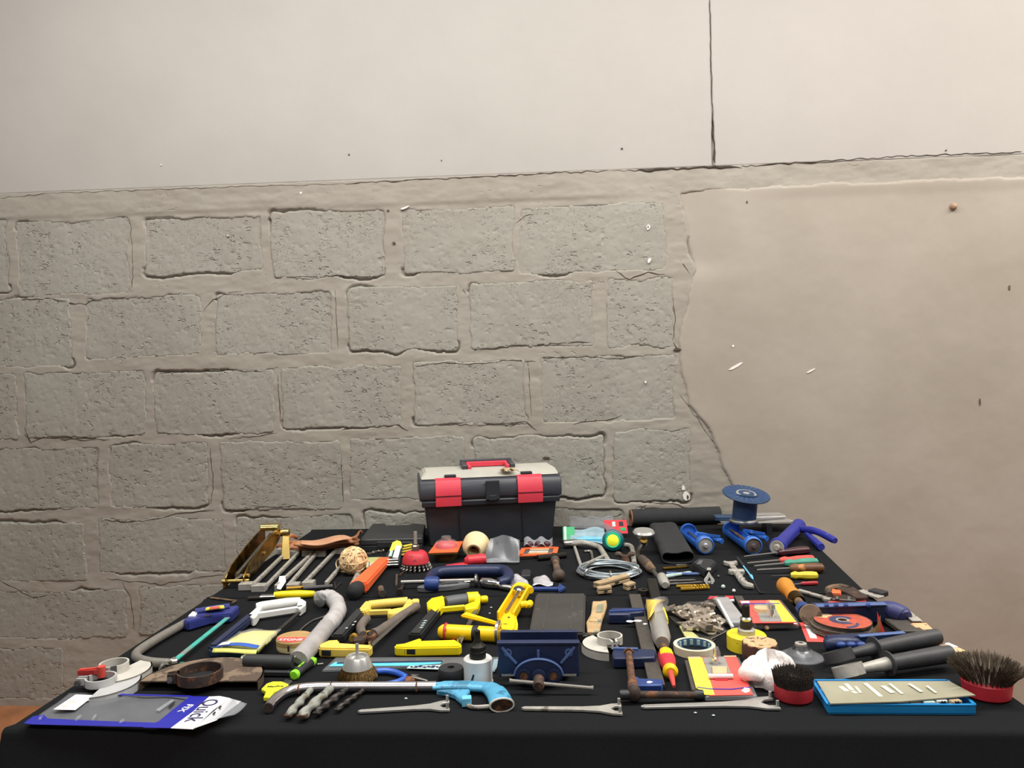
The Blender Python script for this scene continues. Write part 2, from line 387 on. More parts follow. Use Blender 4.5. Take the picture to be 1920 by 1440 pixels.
PATCH = [WP(*q) for q in ((1262, 352), (1282, 430), (1296, 500), (1284, 570), (1268, 640), (1276, 700), (1290, 760), (1330, 815), (1352, 880), (1390, 950), (1420, 1010), (1440, 1080))]
def patch_sx(X, Zz):
    zs = np.array([p.z for p in PATCH])[::-1]; xs = np.array([p.x for p in PATCH])[::-1]
    return X-np.interp(Zz, zs, xs)+.02*fb(X, Zz, 8, 5, 4)
def patch_sd(X, Zz):
    zs = np.array([p.z for p in PATCH])[::-1]; xs = np.array([p.x for p in PATCH])[::-1]
    sx = X-np.interp(Zz, zs, xs); sz = 2.085-Zz
    return np.minimum(sx, sz)+.02*fb(X, Zz, 8, 5, 4)+.010*fb(X, Zz, 45, 1, 2)
def base_h(X, Zz):
    h = .007*fb(X, Zz*1.8, 5, 1, 4)+.006*fb(X*.6, Zz*1.6, 20, 3, 3)
    low = Zz < ZTOP
    rec = np.zeros_like(X)
    for i, r in enumerate(RECT):
        m = (X > r[0]-.06) & (X < r[1]+.06) & (Zz > r[2]-.06) & (Zz < r[3]+.06)
        if not m.any(): continue
        hz = np.minimum(np.abs(Zz[m]-r[2]), np.abs(Zz[m]-r[3])) < .04
        sd = sdbox(X[m], Zz[m], r, .016, i % 5)-.012+.017*sm((vn(X[m]*5+i, Zz[m]*5, 6)-np.where(hz, .64, .84))/.2)
        rec[m] = np.maximum(rec[m], sm(sd/.005))
    h = h+.004*sm((Zz-2.05)/.02)*sm((.42-X)/.2)
    h = np.where(rec > 0, h*(1-rec)-.014*rec, h)
    ps = patch_sd(X, Zz)-.016+.024*sm((vn(X*6, Zz*6, 3)-.62)/.25)*sm((2.02-Zz)/.1); h = h-.016*sm(ps/.010)
    edge = .010*fb(X, Zz*0, 6, 4, 3)+.006*fb(X, Zz*0, 40, 2, 2)
    h = h-.020*sm((Zz-(ZTOP+.006))/.004)
    return h
def sheet(x0, x1, z0, z1, res, fn):
    nx = max(2, int((x1-x0)/res)); nz = max(2, int((z1-z0)/res))
    X, Zz = np.meshgrid(np.linspace(x0, x1, nx+1), np.linspace(z0, z1, nz+1)); H = fn(X, Zz)
    me = bpy.data.meshes.new('sheet'); n = (nx+1)*(nz+1)
    me.vertices.add(n); me.vertices.foreach_set('co', np.stack([X, WY-H, Zz], -1).astype(np.float32).ravel())
    i = np.arange(nx)[None, :]; j = np.arange(nz)[:, None]; a = (j*(nx+1)+i).ravel()
    q = np.stack([a, a+1, a+nx+2, a+nx+1], -1).astype(np.int32)
    me.loops.add(q.size); me.loops.foreach_set('vertex_index', q.ravel()); me.polygons.add(len(q))
    me.polygons.foreach_set('loop_start', np.arange(0, q.size, 4, dtype=np.int32)); me.polygons.foreach_set('use_smooth', np.ones(len(q), bool))
    me.update(); me.validate(); return me
def wobj(name, me, m, parent=None):
    me.name = name; me.materials.append(MATS[m]); o = bpy.data.objects.new(name, me); COL.objects.link(o)
    if parent: o.parent = parent
    return o
XL, XR, ZH = -2.75, 2.35, 3.3
wall = wobj('wall_back', sheet(XL, XR, -.02, 2.22, .006, base_h), 'mortar_paint'); wall['kind'] = 'structure'
wall['label'] = 'grey painted block wall behind the tool table'
BFN = []
for i, r in enumerate(RECT):
    lvl = random.uniform(-.001, .0025); tlx, tlz = random.uniform(-.008, .008), random.uniform(-.014, .010)
    def fn(X, Zz, i=i, r=r, lvl=lvl, tlx=tlx, tlz=tlz):
        sd = sdbox(X, Zz, r, .016, i % 5); cx, cz = (r[0]+r[1])/2, (r[2]+r[3])/2
        h = lvl+(X-cx)*tlx+(Zz-cz)*tlz+.005*fb(X, Zz, 7, 2, 3)+.003*fb(X, Zz, 35, 4, 3)-.003*np.maximum(0, fb(X, Zz, 80, 3, 2)-.12)/.2
        return h-.022*(1-sm(sd/.008))
    BFN.append(fn); wobj('concrete_block', sheet(max(r[0]-.02, XL), r[1]+.02, r[2]-.02, r[3]+.02, .005, fn), 'block_paint', wall)
wobj('plaster_patch', sheet(.42, XR, -.02, 2.12, .008, lambda X, Zz: .004+.004*fb(X, Zz, 3, 6, 3)+.0016*fb(X, Zz, 18, 2, 3)-.010*(1-sm((patch_sx(X, Zz)-.01)/.22))*sm((Zz-1.70)/.10)+.004*sm((Zz-2.02)/.05)*sm((X-.75)/.2)-.024*(1-sm(patch_sd(X, Zz)/.012+.2))), 'plaster_paint', wall)
XJ = WP(1334, 160).x
def panel_h(sgn):
    def fn(X, Zz):
        e = .010*fb(X, Zz*0, 6, 4, 3)+.006*fb(X, Zz*0, 40, 2, 2); j = .004*fb(X*0, Zz, 9, 3, 3)
        sd = np.minimum(Zz-(ZTOP-.0005+e*.35), sgn*(X-XJ-j)+.0035-.0030*sm((2.45-Zz)/.25))
        return .002+.004*fb(X, Zz, 2.5, 4, 3)+.0008*fb(X, Zz, 20, 1, 2)-.02*(1-sm(sd/.004))
    return fn
def zsplit(name, x0, x1, fn):
    o = wobj(name, sheet(x0, x1, ZTOP-.012, ZH, .006, fn), 'panel_paint', wall); return o
zsplit('wall_panel', XL, XJ+.006, panel_h(-1)); zsplit('wall_panel', XJ-.006, XR, panel_h(1))
g = G().box(((XL+XR)/2, WY+.06, ZH/2), (XR-XL, .08, ZH)); o = mk('backing', g, 'ink_black'); o.parent = wall
# chips, plugs and scratches in the paint
def chip(name, px, py, rx, rz_, m, n=9, out=.0035, rot=0):
    c = WP(px, py); g = G(); pts = []
    for k in range(n):
        a = 2*math.pi*k/n; q = random.uniform(.7, 1.15); u, v = rx*q*math.cos(a), rz_*q*math.sin(a)
        pts.append((u*math.cos(rot)-v*math.sin(rot), u*math.sin(rot)+v*math.cos(rot)))
    for d in (-out, .006): g.v += [(c.x+u, WY+d, c.z+v) for u, v in pts]
    g.f = [tuple(range(n-1, -1, -1)), tuple(range(n, 2*n))]+[(k, (k+1) % n, n+(k+1) % n, n+k) for k in range(n)]
    o = mk(name, g, m); o.parent = wall; return o
for px, py, a, b, rot in ((1287, 930, .016, .024, .2), (1281, 915, .007, .010, 0), (1215, 427, .008, .012, 0), (1374, 649, .006, .006, 0), (1217, 488, .006, .012, -.5), (565, 362, .005, .006, 0),
                     (1210, 716, .004, .005, 0), (428, 442, .003, .003, 0), (303, 310, .003, .003, 0), (1380, 686, .034, .005, .52), (1520, 695, .022, .003, .45), (760, 390, .018, .004, .3)):
    chip('paint_chip', px, py, a, b, 'plaster_chip', rot=rot, out=.006)
for px, py, a, b in ((1289, 932, .005, .009), (1215, 426, .003, .005), (506, 409, .005, .006), (728, 395, .005, .005), (739, 456, .006, .006), (1400, 379, .003, .006), (1836, 754, .003, .016), (1166, 279, .004, .003), (655, 290, .003, .003), (828, 301, .002, .002), (1773, 282, .003, .003), (1891, 540, .004, .012), (1270, 655, .018, .006), (1025, 858, .014, .005)):
    chip('nail_hole', px, py, a, b, 'iron_brown', out=.0068)
c = WP(1786, 388); g = G().lathe([(.013, 0), (.015, .008), (.010, .022), (.004, .026)], (c.x, WY+.004, c.z), (0, -1, 0), 12); o = mk('wall_plug', g, 'clay_plug'); o.parent = wall
# cracks along the joints, dark slivers with the shadow in their colour
def surf(x, z):
    X, Zz = np.array([[x]]), np.array([[z]]); h = [float(base_h(X, Zz)[0, 0])]
    h += [float(f(X, Zz)[0, 0]) for f, r in zip(BFN, RECT) if r[0]-.02 < x < r[1]+.02 and r[2]-.02 < z < r[3]+.02]
    if z > ZTOP-.004: h.append(.003)
    return max(h)
for pts, wd in (([(0, 372), (110, 362), (330, 355), (500, 349), (640, 345)], .9), ([(640, 345), (715, 341), (800, 337), (890, 333), (985, 328), (1060, 324), (1140, 321)], 2.2), ([(1140, 321), (1200, 319)], 1.0),
    ([(1200, 319), (1260, 317), (1340, 313), (1390, 314)], 3), ([(1390, 312), (1480, 306), (1560, 301), (1700, 293), (1810, 289), (1915, 285)], 1.3), ([(1331, 0), (1333, 120), (1335, 190), (1337, 250)], 1.3), ([(1336, 225), (1338, 260), (1340, 306)], 3.2),
    ([(540, 521), (640, 517), (722, 518)], 1.6), ([(642, 804), (700, 800), (748, 798), (764, 808)], 2.6), ([(790, 796), (900, 797), (980, 792)], 1.3), ([(955, 800), (985, 789), (1006, 808)], 2.4), ([(900, 657), (960, 648), (1010, 646), (1110, 641)], 1.7),
    ([(778, 687), (830, 679), (880, 683), (960, 675), (1005, 679)], 1.6), ([(1018, 672), (1100, 668), (1150, 673), (1240, 664)], 1.6), ([(1075, 795), (1100, 790), (1145, 788), (1165, 779)], 2.2), ([(1155, 510), (1180, 524), (1215, 511), (1246, 515)], 2.4),
    ([(1262, 642), (1270, 655), (1286, 659)], 3.5), ([(1276, 488), (1292, 512)], 1.8), ([(1262, 560), (1266, 600), (1262, 640)], 1.4), ([(1274, 738), (1318, 800), (1360, 862)], 1.0), ([(40, 562), (100, 560), (130, 568), (160, 571), (178, 560)], 1.7),
    ([(46, 800), (58, 829), (82, 820), (205, 824)], 1.8), ([(112, 824), (180, 825)], 3), ([(430, 822), (520, 813)], 1.4), ([(296, 702), (400, 692), (480, 697), (522, 688)], 1.5), ([(28, 957), (140, 953)], 1.4), ([(190, 975), (250, 979), (300, 971), (340, 962), (402, 957)], 2.0),
    ([(520, 702), (526, 792)], 1.5), ([(628, 542), (634, 652)], 1.2), ([(430, 962), (490, 951), (560, 948)], 1.4), ([(1190, 960), (1220, 942), (1262, 945), (1302, 956)], 1.6), ([(1090, 968), (1130, 975), (1165, 963)], 1.6), ([(990, 675), (996, 780)], 1.2),
    ([(244, 410), (250, 500), (246, 548)], 1.0), ([(394, 840), (400, 900), (396, 945)], 1.5), ([(640, 860), (644, 940)], 1.4), ([(965, 420), (985, 405), (1002, 402)], 1.6), ([(380, 585), (400, 562), (430, 548), (455, 545)], 1.3), ([(862, 535), (880, 560)], 1.2), ([(200, 1085), (300, 1096), (380, 1082), (420, 1078)], 1.4), ([(0, 1088), (60, 1120), (90, 1116)], 1.6), ([(230, 1092), (246, 1120), (252, 1180)], 1.2)):
    g = G(); q = []
    for (x0, y0), (x1, y1) in zip(pts, pts[1:]):
        n = max(2, int(math.hypot(x1-x0, y1-y0)/9))
        for k in range(n): q.append((x0+(x1-x0)*k/n, y0+(y1-y0)*k/n))
    q.append(pts[-1]); vs = []; m = len(q)
    for k, (x, y) in enumerate(q):
        c = WP(x+random.uniform(-1, 1), y+random.uniform(-1.6, 1.6)); hw = wd*.00108*random.uniform(.45, 1.25)*min(1, .25+min(k, m-1-k)*.5); d = V(*pts[-1])-V(*pts[0]) if False else None
        a = q[max(0, k-1)]; b = q[min(m-1, k+1)]; tx, tz = b[0]-a[0], -(b[1]-a[1]); L_ = math.hypot(tx, tz); nx, nz = -tz/L_*hw, tx/L_*hw; h = surf(c.x, c.z)+.0006
        for s in (1, -1):
            vs.append((c.x+nx*s, WY-h, c.z+nz*s))
            vs.append((c.x+nx*s, WY+.01, c.z+nz*s))
    g.v = vs; g.f = [f for k in range(m-1) for f in ((4*k, 4*k+4, 4*k+6, 4*k+2), (4*k, 4*k+1, 4*k+5, 4*k+4), (4*k+2, 4*k+6, 4*k+7, 4*k+3))]
    o = mk('crack', g, 'crack_shade'); o.parent = wall
# floor
g = G().box(((XL+XR)/2, 1.2, -.03), (XR-XL, 4.0, .06)); o = mk('floor', g, 'floor_clay'); o['kind'] = 'structure'

# ---------------------------------------------------------------- the two tables under black cloths
def cloth(label, xl, xr0, xr1, y0, y1, flare):
    g = G(); R = .012
    prof = []                                          # (outward distance, z) from the top edge down
    for k in range(5): a = math.pi/2*k/4; prof.append((R*math.sin(a)-R, -R+R*math.cos(a)))
    prof += [(.002, -.06), (.006, -.14), (.012, -.25), (.018, -.42), (.024, -.735)]
    nx, ny = 60, 30; per = []
    for i in range(nx+1): t = i/nx; per.append((xl+(xr0-xl)*t, y0, 0, -1))
    for j in range(1, ny+1): t = j/ny; per.append((xr0+(xr1-xr0)*t, y0+(y1-y0)*t, 1, 0))
    for i in range(1, nx+1): t = i/nx; per.append((xr1+(xl-xr1)*t, y1, 0, 1))
    for j in range(1, ny): t = j/ny; per.append((xl, y1+(y0-y1)*t, -1, 0))
    n = len(per); rows = []
    for o_, dz in prof:
        row = []
        for k, (x, y, ox, oy) in enumerate(per):
            if (oy < 0 and not flare) or oy > 0: row.append(V(x, y+oy*o_*.2, TZ-.0005+dz)); continue
            oo = o_ if dz > -.013 else min(-dz*(.55 if ox < 0 else .22), .05 if ox < 0 else .03)+o_
            f = max(0, -dz-.03); ln = x if oy else y*1.7+x
            fold = f*(.05*math.sin(ln*19+1)+.04*math.sin(ln*41+2*x))*(1 if oy < 0 else (.0 if oy > 0 else .25))
            row.append(V(x+ox*(oo+fold), y+oy*(oo+max(fold, -.01)), TZ-.0005+dz))
        rows.append(row)
    vs = [q for r in rows for q in r]; fs = [tuple(range(n))]
    for i in range(len(rows)-1):
        for k in range(n): l = (k+1) % n; fs.append((i*n+k, i*n+l, (i+1)*n+l, (i+1)*n+k))
    g.add(vs, fs); me = mk('tablecloth', g, 'cloth', V(0, (y0+y1)/2, 0), ang=1.0); me.location = (0, (y0+y1)/2, 0); tag(me, label, 'tablecloth')
cloth('black cloth over the near table, draping down its front', -1.012, .838, .838, 1.322, 2.128, True)
cloth('black cloth over the far table against the block wall', -1.012, .838, .935, 2.136, 3.095, False)

# ---------------------------------------------------------------- builders shared by several tools
def uprism(g, poly, u0, u1):                # outline in (v, z), length along u
    n = len(poly); vs = [V(u0, p[0], p[1]) for p in poly]+[V(u1, p[0], p[1]) for p in poly]
    return g.add(vs, [tuple(range(n)), tuple(range(2*n-1, n-1, -1))]+[(i, n+i, n+(i+1) % n, (i+1) % n) for i in range(n)])
def twist(g, a, b, r, turns, lobes=2, n=16, m=40, depth=.42, z0=0.0):
    a, b = V(a), V(b); t = (b-a).normalized(); u = t.cross(ZU).normalized(); w_ = t.cross(u); vs = []; fs = []
    for i in range(m+1):
        q = i/m; rr = r*(1 if q < .93 else 1-(q-.93)*8)
        for k in range(n):
            th = 2*math.pi*k/n; k_ = rr*(1-depth*(.5-.5*math.cos(lobes*th))); an = th+2*math.pi*turns*q
            vs.append(a+(b-a)*q+(u*math.cos(an)+w_*math.sin(an))*k_)
    for i in range(m):
        for k in range(n): l = (k+1) % n; fs.append((i*n+k, i*n+l, (i+1)*n+l, (i+1)*n+k))
    fs += [tuple(range(n-1, -1, -1)), tuple(m*n+k for k in range(n))]; return g.add(vs, fs)
def bristles(g, n, r0a, r0b, z0, r1a, r1b, z1, th=.0006, jz=.004, sw=0):
    for _ in range(n):
        q = math.sqrt(random.random()); a = random.uniform(0, 2*math.pi); b = a+random.gauss(0, .06)+sw
        r0 = r0a+(r0b-r0a)*q; r1 = r1a+(r1b-r1a)*q+random.gauss(0, .001); z = z1+random.uniform(-jz, jz)
        g.tube([(r0*math.cos(a), r0*math.sin(a), z0), (r1*math.cos(b), r1*math.sin(b), z)], [th, th*.6], 3)
    return g
def screwdriver(label, tip, col, end, rs, rh, sm_, hm, style='flute', group='screwdrivers laid side by side'):
    t = Th('screwdriver', label, 'screwdriver', tip, to=end, group=group); c = t.l(*col).x; L = t.L; z = rh
    t.part('blade', G().tube([(0, 0, z*.75), (.012, 0, z*.78), (c, 0, z)], [rs*.7, rs, rs], 8), sm_)
    H = L-c; pr = [(rh*.55, -.004), (rh*.75, 0), (rh, H*.12), (rh*.78, H*.25), (rh*.98, H*.5), (rh, H*.8), (rh*.85, H*.95), (rh*.4, H)]
    g = G(); n = 24; prof = pr; vs = []; fs = []
    for r, x in prof:
        for k in range(n):
            a = 2*math.pi*k/n; q = r*(1-.10*(k % 4 == 0)) if style == 'flute' else r
            vs.append((c+x, q*math.cos(a), z+q*math.sin(a)))
    m = len(prof)
    for i in range(m-1):
        for k in range(n): l = (k+1) % n; fs.append((i*n+k, (i+1)*n+k, (i+1)*n+l, i*n+l))
    fs += [tuple(range(n)), tuple((m-1)*n+k for k in range(n-1, -1, -1))]; g.add(vs, fs); t.part('handle', g, hm)
    return t, c, z
def caulk_gun(label, back, front, hd0, hd1, m, mi, rodm, capm, r=.030):
    t = Th('caulking_gun', label, 'caulking gun', back, to=front, group='blue caulking guns'); L = t.L; z = r+.002
    g = G()                                  # half-round cradle, open at the top
    vs = []; fs = []; n = 14
    for x in (.006, L):
        for k in range(n+1): a = math.pi*(.92+1.16*k/n); vs.append((x, r*.95*math.cos(a), z+r*.95*math.sin(a)))
        for k in range(n, -1, -1): a = math.pi*(.92+1.16*k/n); vs.append((x, (r*.95-.0025)*math.cos(a), z+(r*.95-.0025)*math.sin(a)))
    q = 2*(n+1); fs = [(i, (i+1) % q, q+(i+1) % q, q+i) for i in range(q)]+[tuple(range(q-1, -1, -1)), tuple(range(q, 2*q))]
    t.part('cradle', g.add(vs, fs), m)
    t.part('back_plate', G().lathe([(r, 0), (r*1.03, .004), (r, .012), (r*.9, .012), (r*.86, .006), (0.004, .006)], (-.006, 0, z), (1, 0, 0), 28), m)
    c = t.part('front_cap', G().lathe([(r*.96, 0), (r, .008), (r, .026), (r*.86, .03), (r*.84, .022), (r*.36, .022), (r*.3, .03), (.004, .03)], (L-.02, 0, z), (1, 0, 0), 28), m)
    t.part('cap_face', G().lathe([(r*.8, 0), (r*.8, .004), (r*.3, .006), (r*.2, .014), (.003, .014)], (L+.003, 0, z), (1, 0, 0), 22), capm)
    t.part('plunger_rod', G().tube([(-.05, 0, z), (L-.03, 0, z)], .0042, 8), rodm)
    a, b = t.l(*hd0, .03), t.l(*hd1, .03); d = (b-a).normalized()
    t.part('handle', G().tube(curve([a, a+(b-a)*.4+V(0, 0, .004), b], 5), [.009+.004*math.sin(math.pi*min(1, i/10+.3)) for i in range(11)], 12), m)
    t.part('trigger', G().bar(t.l(hd0[0]+2, hd0[1]-3, .045), t.l(hd1[0]-4, hd1[1]-9, .045), .004, .008), m)
    return t
def blister(label, outline, h, bands, dome=None, group=None, thick=.018, name='blister_pack'):
    t = Th(name, label, 'blister pack', outline[0], group=group)
    P = t.P(outline, h); t.part('card', G().prism(P, h-.0016, h), bands[0][1])
    for k, (poly, m) in enumerate(bands[1:]): t.part('printed_panel', G().prism(t.P(poly, h), h+.0001*k, h+.0004+.0001*k), m)
    return t
def guard(label, ctr, R, a0, a1, hp, rr, hr, m, lug=None, flat=None, inner=None, rm=None):
    t = Th('grinder_guard', label, 'guard', ctr, group='grinder guards'); g = G()
    pts = [(R*math.cos(a0+(a1-a0)*i/26), R*math.sin(a0+(a1-a0)*i/26)) for i in range(27)]
    ctrp = [(rr*.9*math.cos(a), rr*.9*math.sin(a)) for a in (a1-.25, (a0+a1)/2, a0+.25)] if not flat else []
    g.prism([V(x, y, 0) for x, y in pts+ctrp], hp-.0025, hp)
    g.lathe([(R-.0025, .0), (R, .0), (R, hp), (R-.0025, hp)], (0, 0, 0), (0, 0, 1), 26, closed=True, a0=a0, a1=a1)
    # lathe starts its angle on +x for a vertical axis
    t.part('cover', g, m)
    t.part('opening_shade', G().lathe([(rr*.93, 0), (rr*.93, .0012), (.001, .0012)], (0, 0, hp-.0002), n=28), 'ink_black')  # black disc paints the shade of the hole inside the ring
    gap = .22
    b0 = (lug if lug is not None else a0)+gap; b1 = (lug if lug is not None else a0)+2*math.pi-gap
    t.part('clamp_ring', G().ring((0, 0, hp-.001), rr-.0035, rr, hr, n=36, a0=b0, a1=b1), rm or m)
    if lug is not None:
        for s in (-1, 1):
            a = lug+s*gap; p = V(math.cos(a), math.sin(a), 0)*rr; q = V(math.cos(lug+s*.1), math.sin(lug+s*.1), 0)*(rr+.016)
            t.part('lug', G().bar(p+V(0, 0, hp+hr*.5), q+V(0, 0, hp+hr*.5), .004, hr*.9), rm or m)
        p = V(math.cos(lug), math.sin(lug), 0)*(rr+.011)+V(0, 0, hp+hr*.5); d = V(-math.sin(lug), math.cos(lug), 0)
        t.part('bolt', G().tube([p-d*.016, p+d*.016], .003, 8).lathe([(.006, 0), (.006, .005)], p+d*.010, d, 6), 'steel_dull')
    return t
def spanner(label, tail, fork, w, m):
    t = Th('pin_spanner', label, 'pin spanner', tail, to=fork, group='pin spanners along the table edge'); L = t.L; k = w/.022; h = .005
    g = G().prism([V(0, .005*k, 0), V(-.006*k, 0, 0), V(0, -.005*k, 0), V(L*.6, -.0075*k, 0), V(L*.78, -.012*k, 0), V(L*.9, -.022*k, 0), V(L, -.024*k, 0), V(L, -.013*k, 0), V(L*.93, -.011*k, 0),
                   V(L*.885, 0, 0), V(L*.93, .011*k, 0), V(L, .013*k, 0), V(L, .024*k, 0), V(L*.9, .022*k, 0), V(L*.78, .012*k, 0), V(L*.6, .0075*k, 0)], .001, .001+h)
    t.part('body', g, m, bevel=.0008)
    for s in (-1, 1): t.part('pin', G().tube([(L-.004, s*.018*k, .002), (L-.004, s*.018*k, .017)], .0028, 10), m)
    return t

# ================================================================ FAR TABLE
# toolbox
t = Th('toolbox', 'black plastic toolbox with grey lid and two red latches', 'toolbox', (925, 1020), rz=math.radians(12))
g = G(); b0, b1 = -.228, .222
def frust(g, x0, x1, y0, y1, z0, X0, X1, Y0, Y1, z1):
    return g.add([(x0, y0, z0), (x1, y0, z0), (x1, y1, z0), (x0, y1, z0), (X0, Y0, z1), (X1, Y0, z1), (X1, Y1, z1), (X0, Y1, z1)],
                 [(3, 2, 1, 0), (4, 5, 6, 7), (0, 1, 5, 4), (1, 2, 6, 5), (2, 3, 7, 6), (3, 0, 4, 7)])
frust(g, b0, b1, .012, .20, 0, b0-.018, b1+.018, 0, .212, .168)
for x in (-.118, .112): frust(g, x-.004, x+.004, .008, .02, .004, x-.008, x+.002, -.003, .01, .15)
t.part('body', g, 'box_dark', bevel=.006, seg=2)
g = G(); uprism(g, [(-.010, .168), (-.016, .18), (-.018, .205), (-.006, .238), (.02, .246), (.205, .246), (.226, .235), (.23, .18), (.222, .168)], -.262, .256)
lid = t.part('lid', g, 'box_mid', bevel=.003)
g = G(); uprism(g, [(-.013, .146), (-.016, .166), (-.005, .17), (.01, .146)], -.255, .249); t.part('rim', g, 'box_dark', bevel=.003)
g = G(); frust(g, -.258, .252, .002, .222, .244, -.240, .246, .055, .20, .266); t.part('lid_tray', g, 'box_grey', lid, 'light grey plastic top', bevel=.004, seg=2)
g = G()
for a, b in (((-.09, .08, .272), (-.09, .175, .278)), ((.09, .08, .272), (.09, .175, .278))): g.bar(a, b, .02, .02)
g.bar((-.10, .178, .280), (.10, .178, .280), .024, .024); t.part('handle', g, 'box_mid', bevel=.003)
g = G().bar((-.078, .150, .277), (.078, .150, .277), .022, .018).bar((-.072, .08, .271), (-.072, .155, .277), .014, .014).bar((.072, .08, .271), (.072, .155, .277), .014, .014)
t.part('grip_insert', g, 'latch_red', label='red grip inset of the handle', bevel=.002)
for x in (-.160, .138):
    g = G(); uprism(g, [(-.022, .148), (-.026, .176), (-.025, .205), (-.012, .240), (.006, .249), (.006, .243), (-.008, .234), (-.018, .204), (-.018, .15)], x-.046, x+.046)
    l = t.part('latch', g, 'latch_red', label='red snap latch', bevel=.0012)
    t.part('latch_groove', G().box((x, -.0262, .186), (.092, .002, .003)), 'maroon', l)
for x in (-.15, .13): t.part('hinge_clip', G().box((x, .014, .252), (.042, .02, .012)), 'box_dark', bevel=.002)
t.part('lock_tab', G().box((0, -.019, .20), (.05, .008, .07)).box((0, -.021, .172), (.028, .006, .02)), 'box_dark', bevel=.002)
p = TP(925, 1020)+V(.055, .03, 0); off = V(p.x, p.y, TZ+.262)
g = G().grid(lambda a, b: (.055*(a-.5)*(1-.5*abs(b-.5)), .035*(b-.5), .006+.006*math.sin(a*9)*math.cos(b*7)), 12, 8, .0015).tube(curve([(.02, 0, .004), (.035, -.008, .004), (.045, -.012, -.001)], 4), .0015, 5)
o = mk('paper_scrap', g, 'tan_scrap', None, ang=2); o.location = off; tag(o, 'crumpled brown scrap lying on the lid of the toolbox', 'scrap')

# drill case
t = Th('drill_case', 'flat black plastic case beside the toolbox, against the wall', 'case', (735, 1030))
o = t.P([(674, 1012), (792, 1009), (798, 983), (775, 981), (765, 984), (725, 985), (722, 981), (698, 982)], .045)
t.part('lid', G().prism(o, .024, .045), 'case_plastic', bevel=.003)
o2 = [p*1 for p in o]; t.part('tray', G().prism([V(p.x*.985, p.y*.985+.001, 0) for p in o2], 0, .0225), 'black_plastic', bevel=.002)
a, b = o[0], o[1]; c = (a+b)/2
t.part('clasp', G().box((c.x-.02, c.y-.003, .026), (.06, .006, .02)), 'black_plastic', bevel=.001)
t.part('handle', G().box((c.x+.045, c.y-.006, .03), (.07, .012, .012)), 'case_plastic', bevel=.002)

# leather pouch
t = Th('leather_pouch', 'brown leather tool pouch folded against the wall', 'pouch', (600, 1030))
def strip(pts, w0, hs, wave=.006, th=.006):
    g = G(); c = curve(pts, 6); n = len(c)-1
    return g.grid(lambda a, b: (c[round(a*n)].x, c[round(a*n)].y+w0*(b-.5), c[round(a*n)].z+hs*math.sin(math.pi*b)+wave*math.sin(a*7+b*4)), n, 8, th)
def fold(pts, r, k, zc): g = G().tube(curve(pts, 6), [r*(.75+.3*math.sin(math.pi*i/(6*(len(pts)-1)))) for i in range(6*(len(pts)-1)+1)], 14); g.v = [(x, y, zc+(z-zc)*k+.004*math.sin(x*38+y*20)) for x, y, z in g.v]; return g
t.part('body', fold([t.l(528, 1028, .018), t.l(552, 1024, .018), t.l(590, 1024, .018), t.l(630, 1021, .018), t.l(666, 1016, .018)], .055, .30, .018), 'leather', ang=2)
t.part('pocket', fold([t.l(556, 1020, .040), t.l(590, 1019, .040), t.l(630, 1015, .042), t.l(668, 1008, .044)], .046, .22, .041), 'leather', ang=2)
t.part('flap', fold([t.l(564, 1018, .058), t.l(592, 1017, .056), t.l(622, 1013, .058), t.l(652, 1005, .062)], .040, .16, .058), 'leather_light', ang=2, label='paler smooth flap')
t.part('loop', G().tube(curve([t.l(556, 1008, .03), t.l(545, 1004, .06), t.l(535, 1014, .05), t.l(552, 1017, .03)], 6), .007, 8), 'leather', ang=1.2)
t.part('strap', strip([t.l(522, 1030, .01), t.l(535, 1024, .02), t.l(550, 1020, .02)], .03, .004, .002, .004), 'leather')
t.part('corner', strip([t.l(655, 1012, .03), t.l(668, 1004, .06), t.l(677, 998, .075)], .05, .006, .004, .004), 'leather', ang=1.2)

# scissor jack
t = Th('scissor_jack', 'brass-coloured scissor jack at the corner of the far table', 'jack', (440, 1104), to=(512, 1046)); L = t.L
for s in (-1, 1):
    g = G().vprism([(.0, .012), (.0, .034), (.05, .06), (L*.55, .092), (L*.93, .112), (L, .106), (L, .07), (L*.8, .045), (L*.5, .03), (.05, .008)], s*.026-.0015, s*.026+.0015)
    a = t.part('arm', g, 'brass', bevel=.0008)
    for x, z in ((.03, .03), (L*.5, .06), (L*.92, .09)): t.part('pin', G().lathe([(.007, 0), (.007, .006), (.004, .008)], (x, s*.027, z), (0, s, 0), 10), 'brass_bright', a)
t.part('screw_rod', G().tube([(.02, 0, .035), (L*.95, 0, .085)], .006, 10), 'steel_dull')
t.part('spine', G().bar((.06, 0, .03), (L*.9, 0, .062), .04, .003), 'brass')
t.part('saddle', G().box((L*.96, 0, .116), (.04, .062, .008)).box((L*.94, .0, .108), (.03, .06, .014)), 'brass_bright', bevel=.0015)
t.part('axle', G().tube([(.01, -.04, .02), (.01, .04, .02)], .006, 10), 'brass_bright')
for s in (-1, 1): t.part('foot', G().box((.008, s*.03, .011), (.014, .01, .022)), 'brass', bevel=.001)
t.part('hinge', G().lathe([(.013, -.014), (.013, .014)], (L*.98, -.046, .088), (0, 1, 0), 14), 'brass_bright')
t.part('leg', G().bar((L*.97, -.05, .08), (L*.9, -.055, .002), .022, .006, w2=.03), 'brass_bright', bevel=.001)
t.part('leg', G().bar((L*1.02, -.045, .08), (L*.99, -.05, .002), .016, .006), 'brass', bevel=.001)

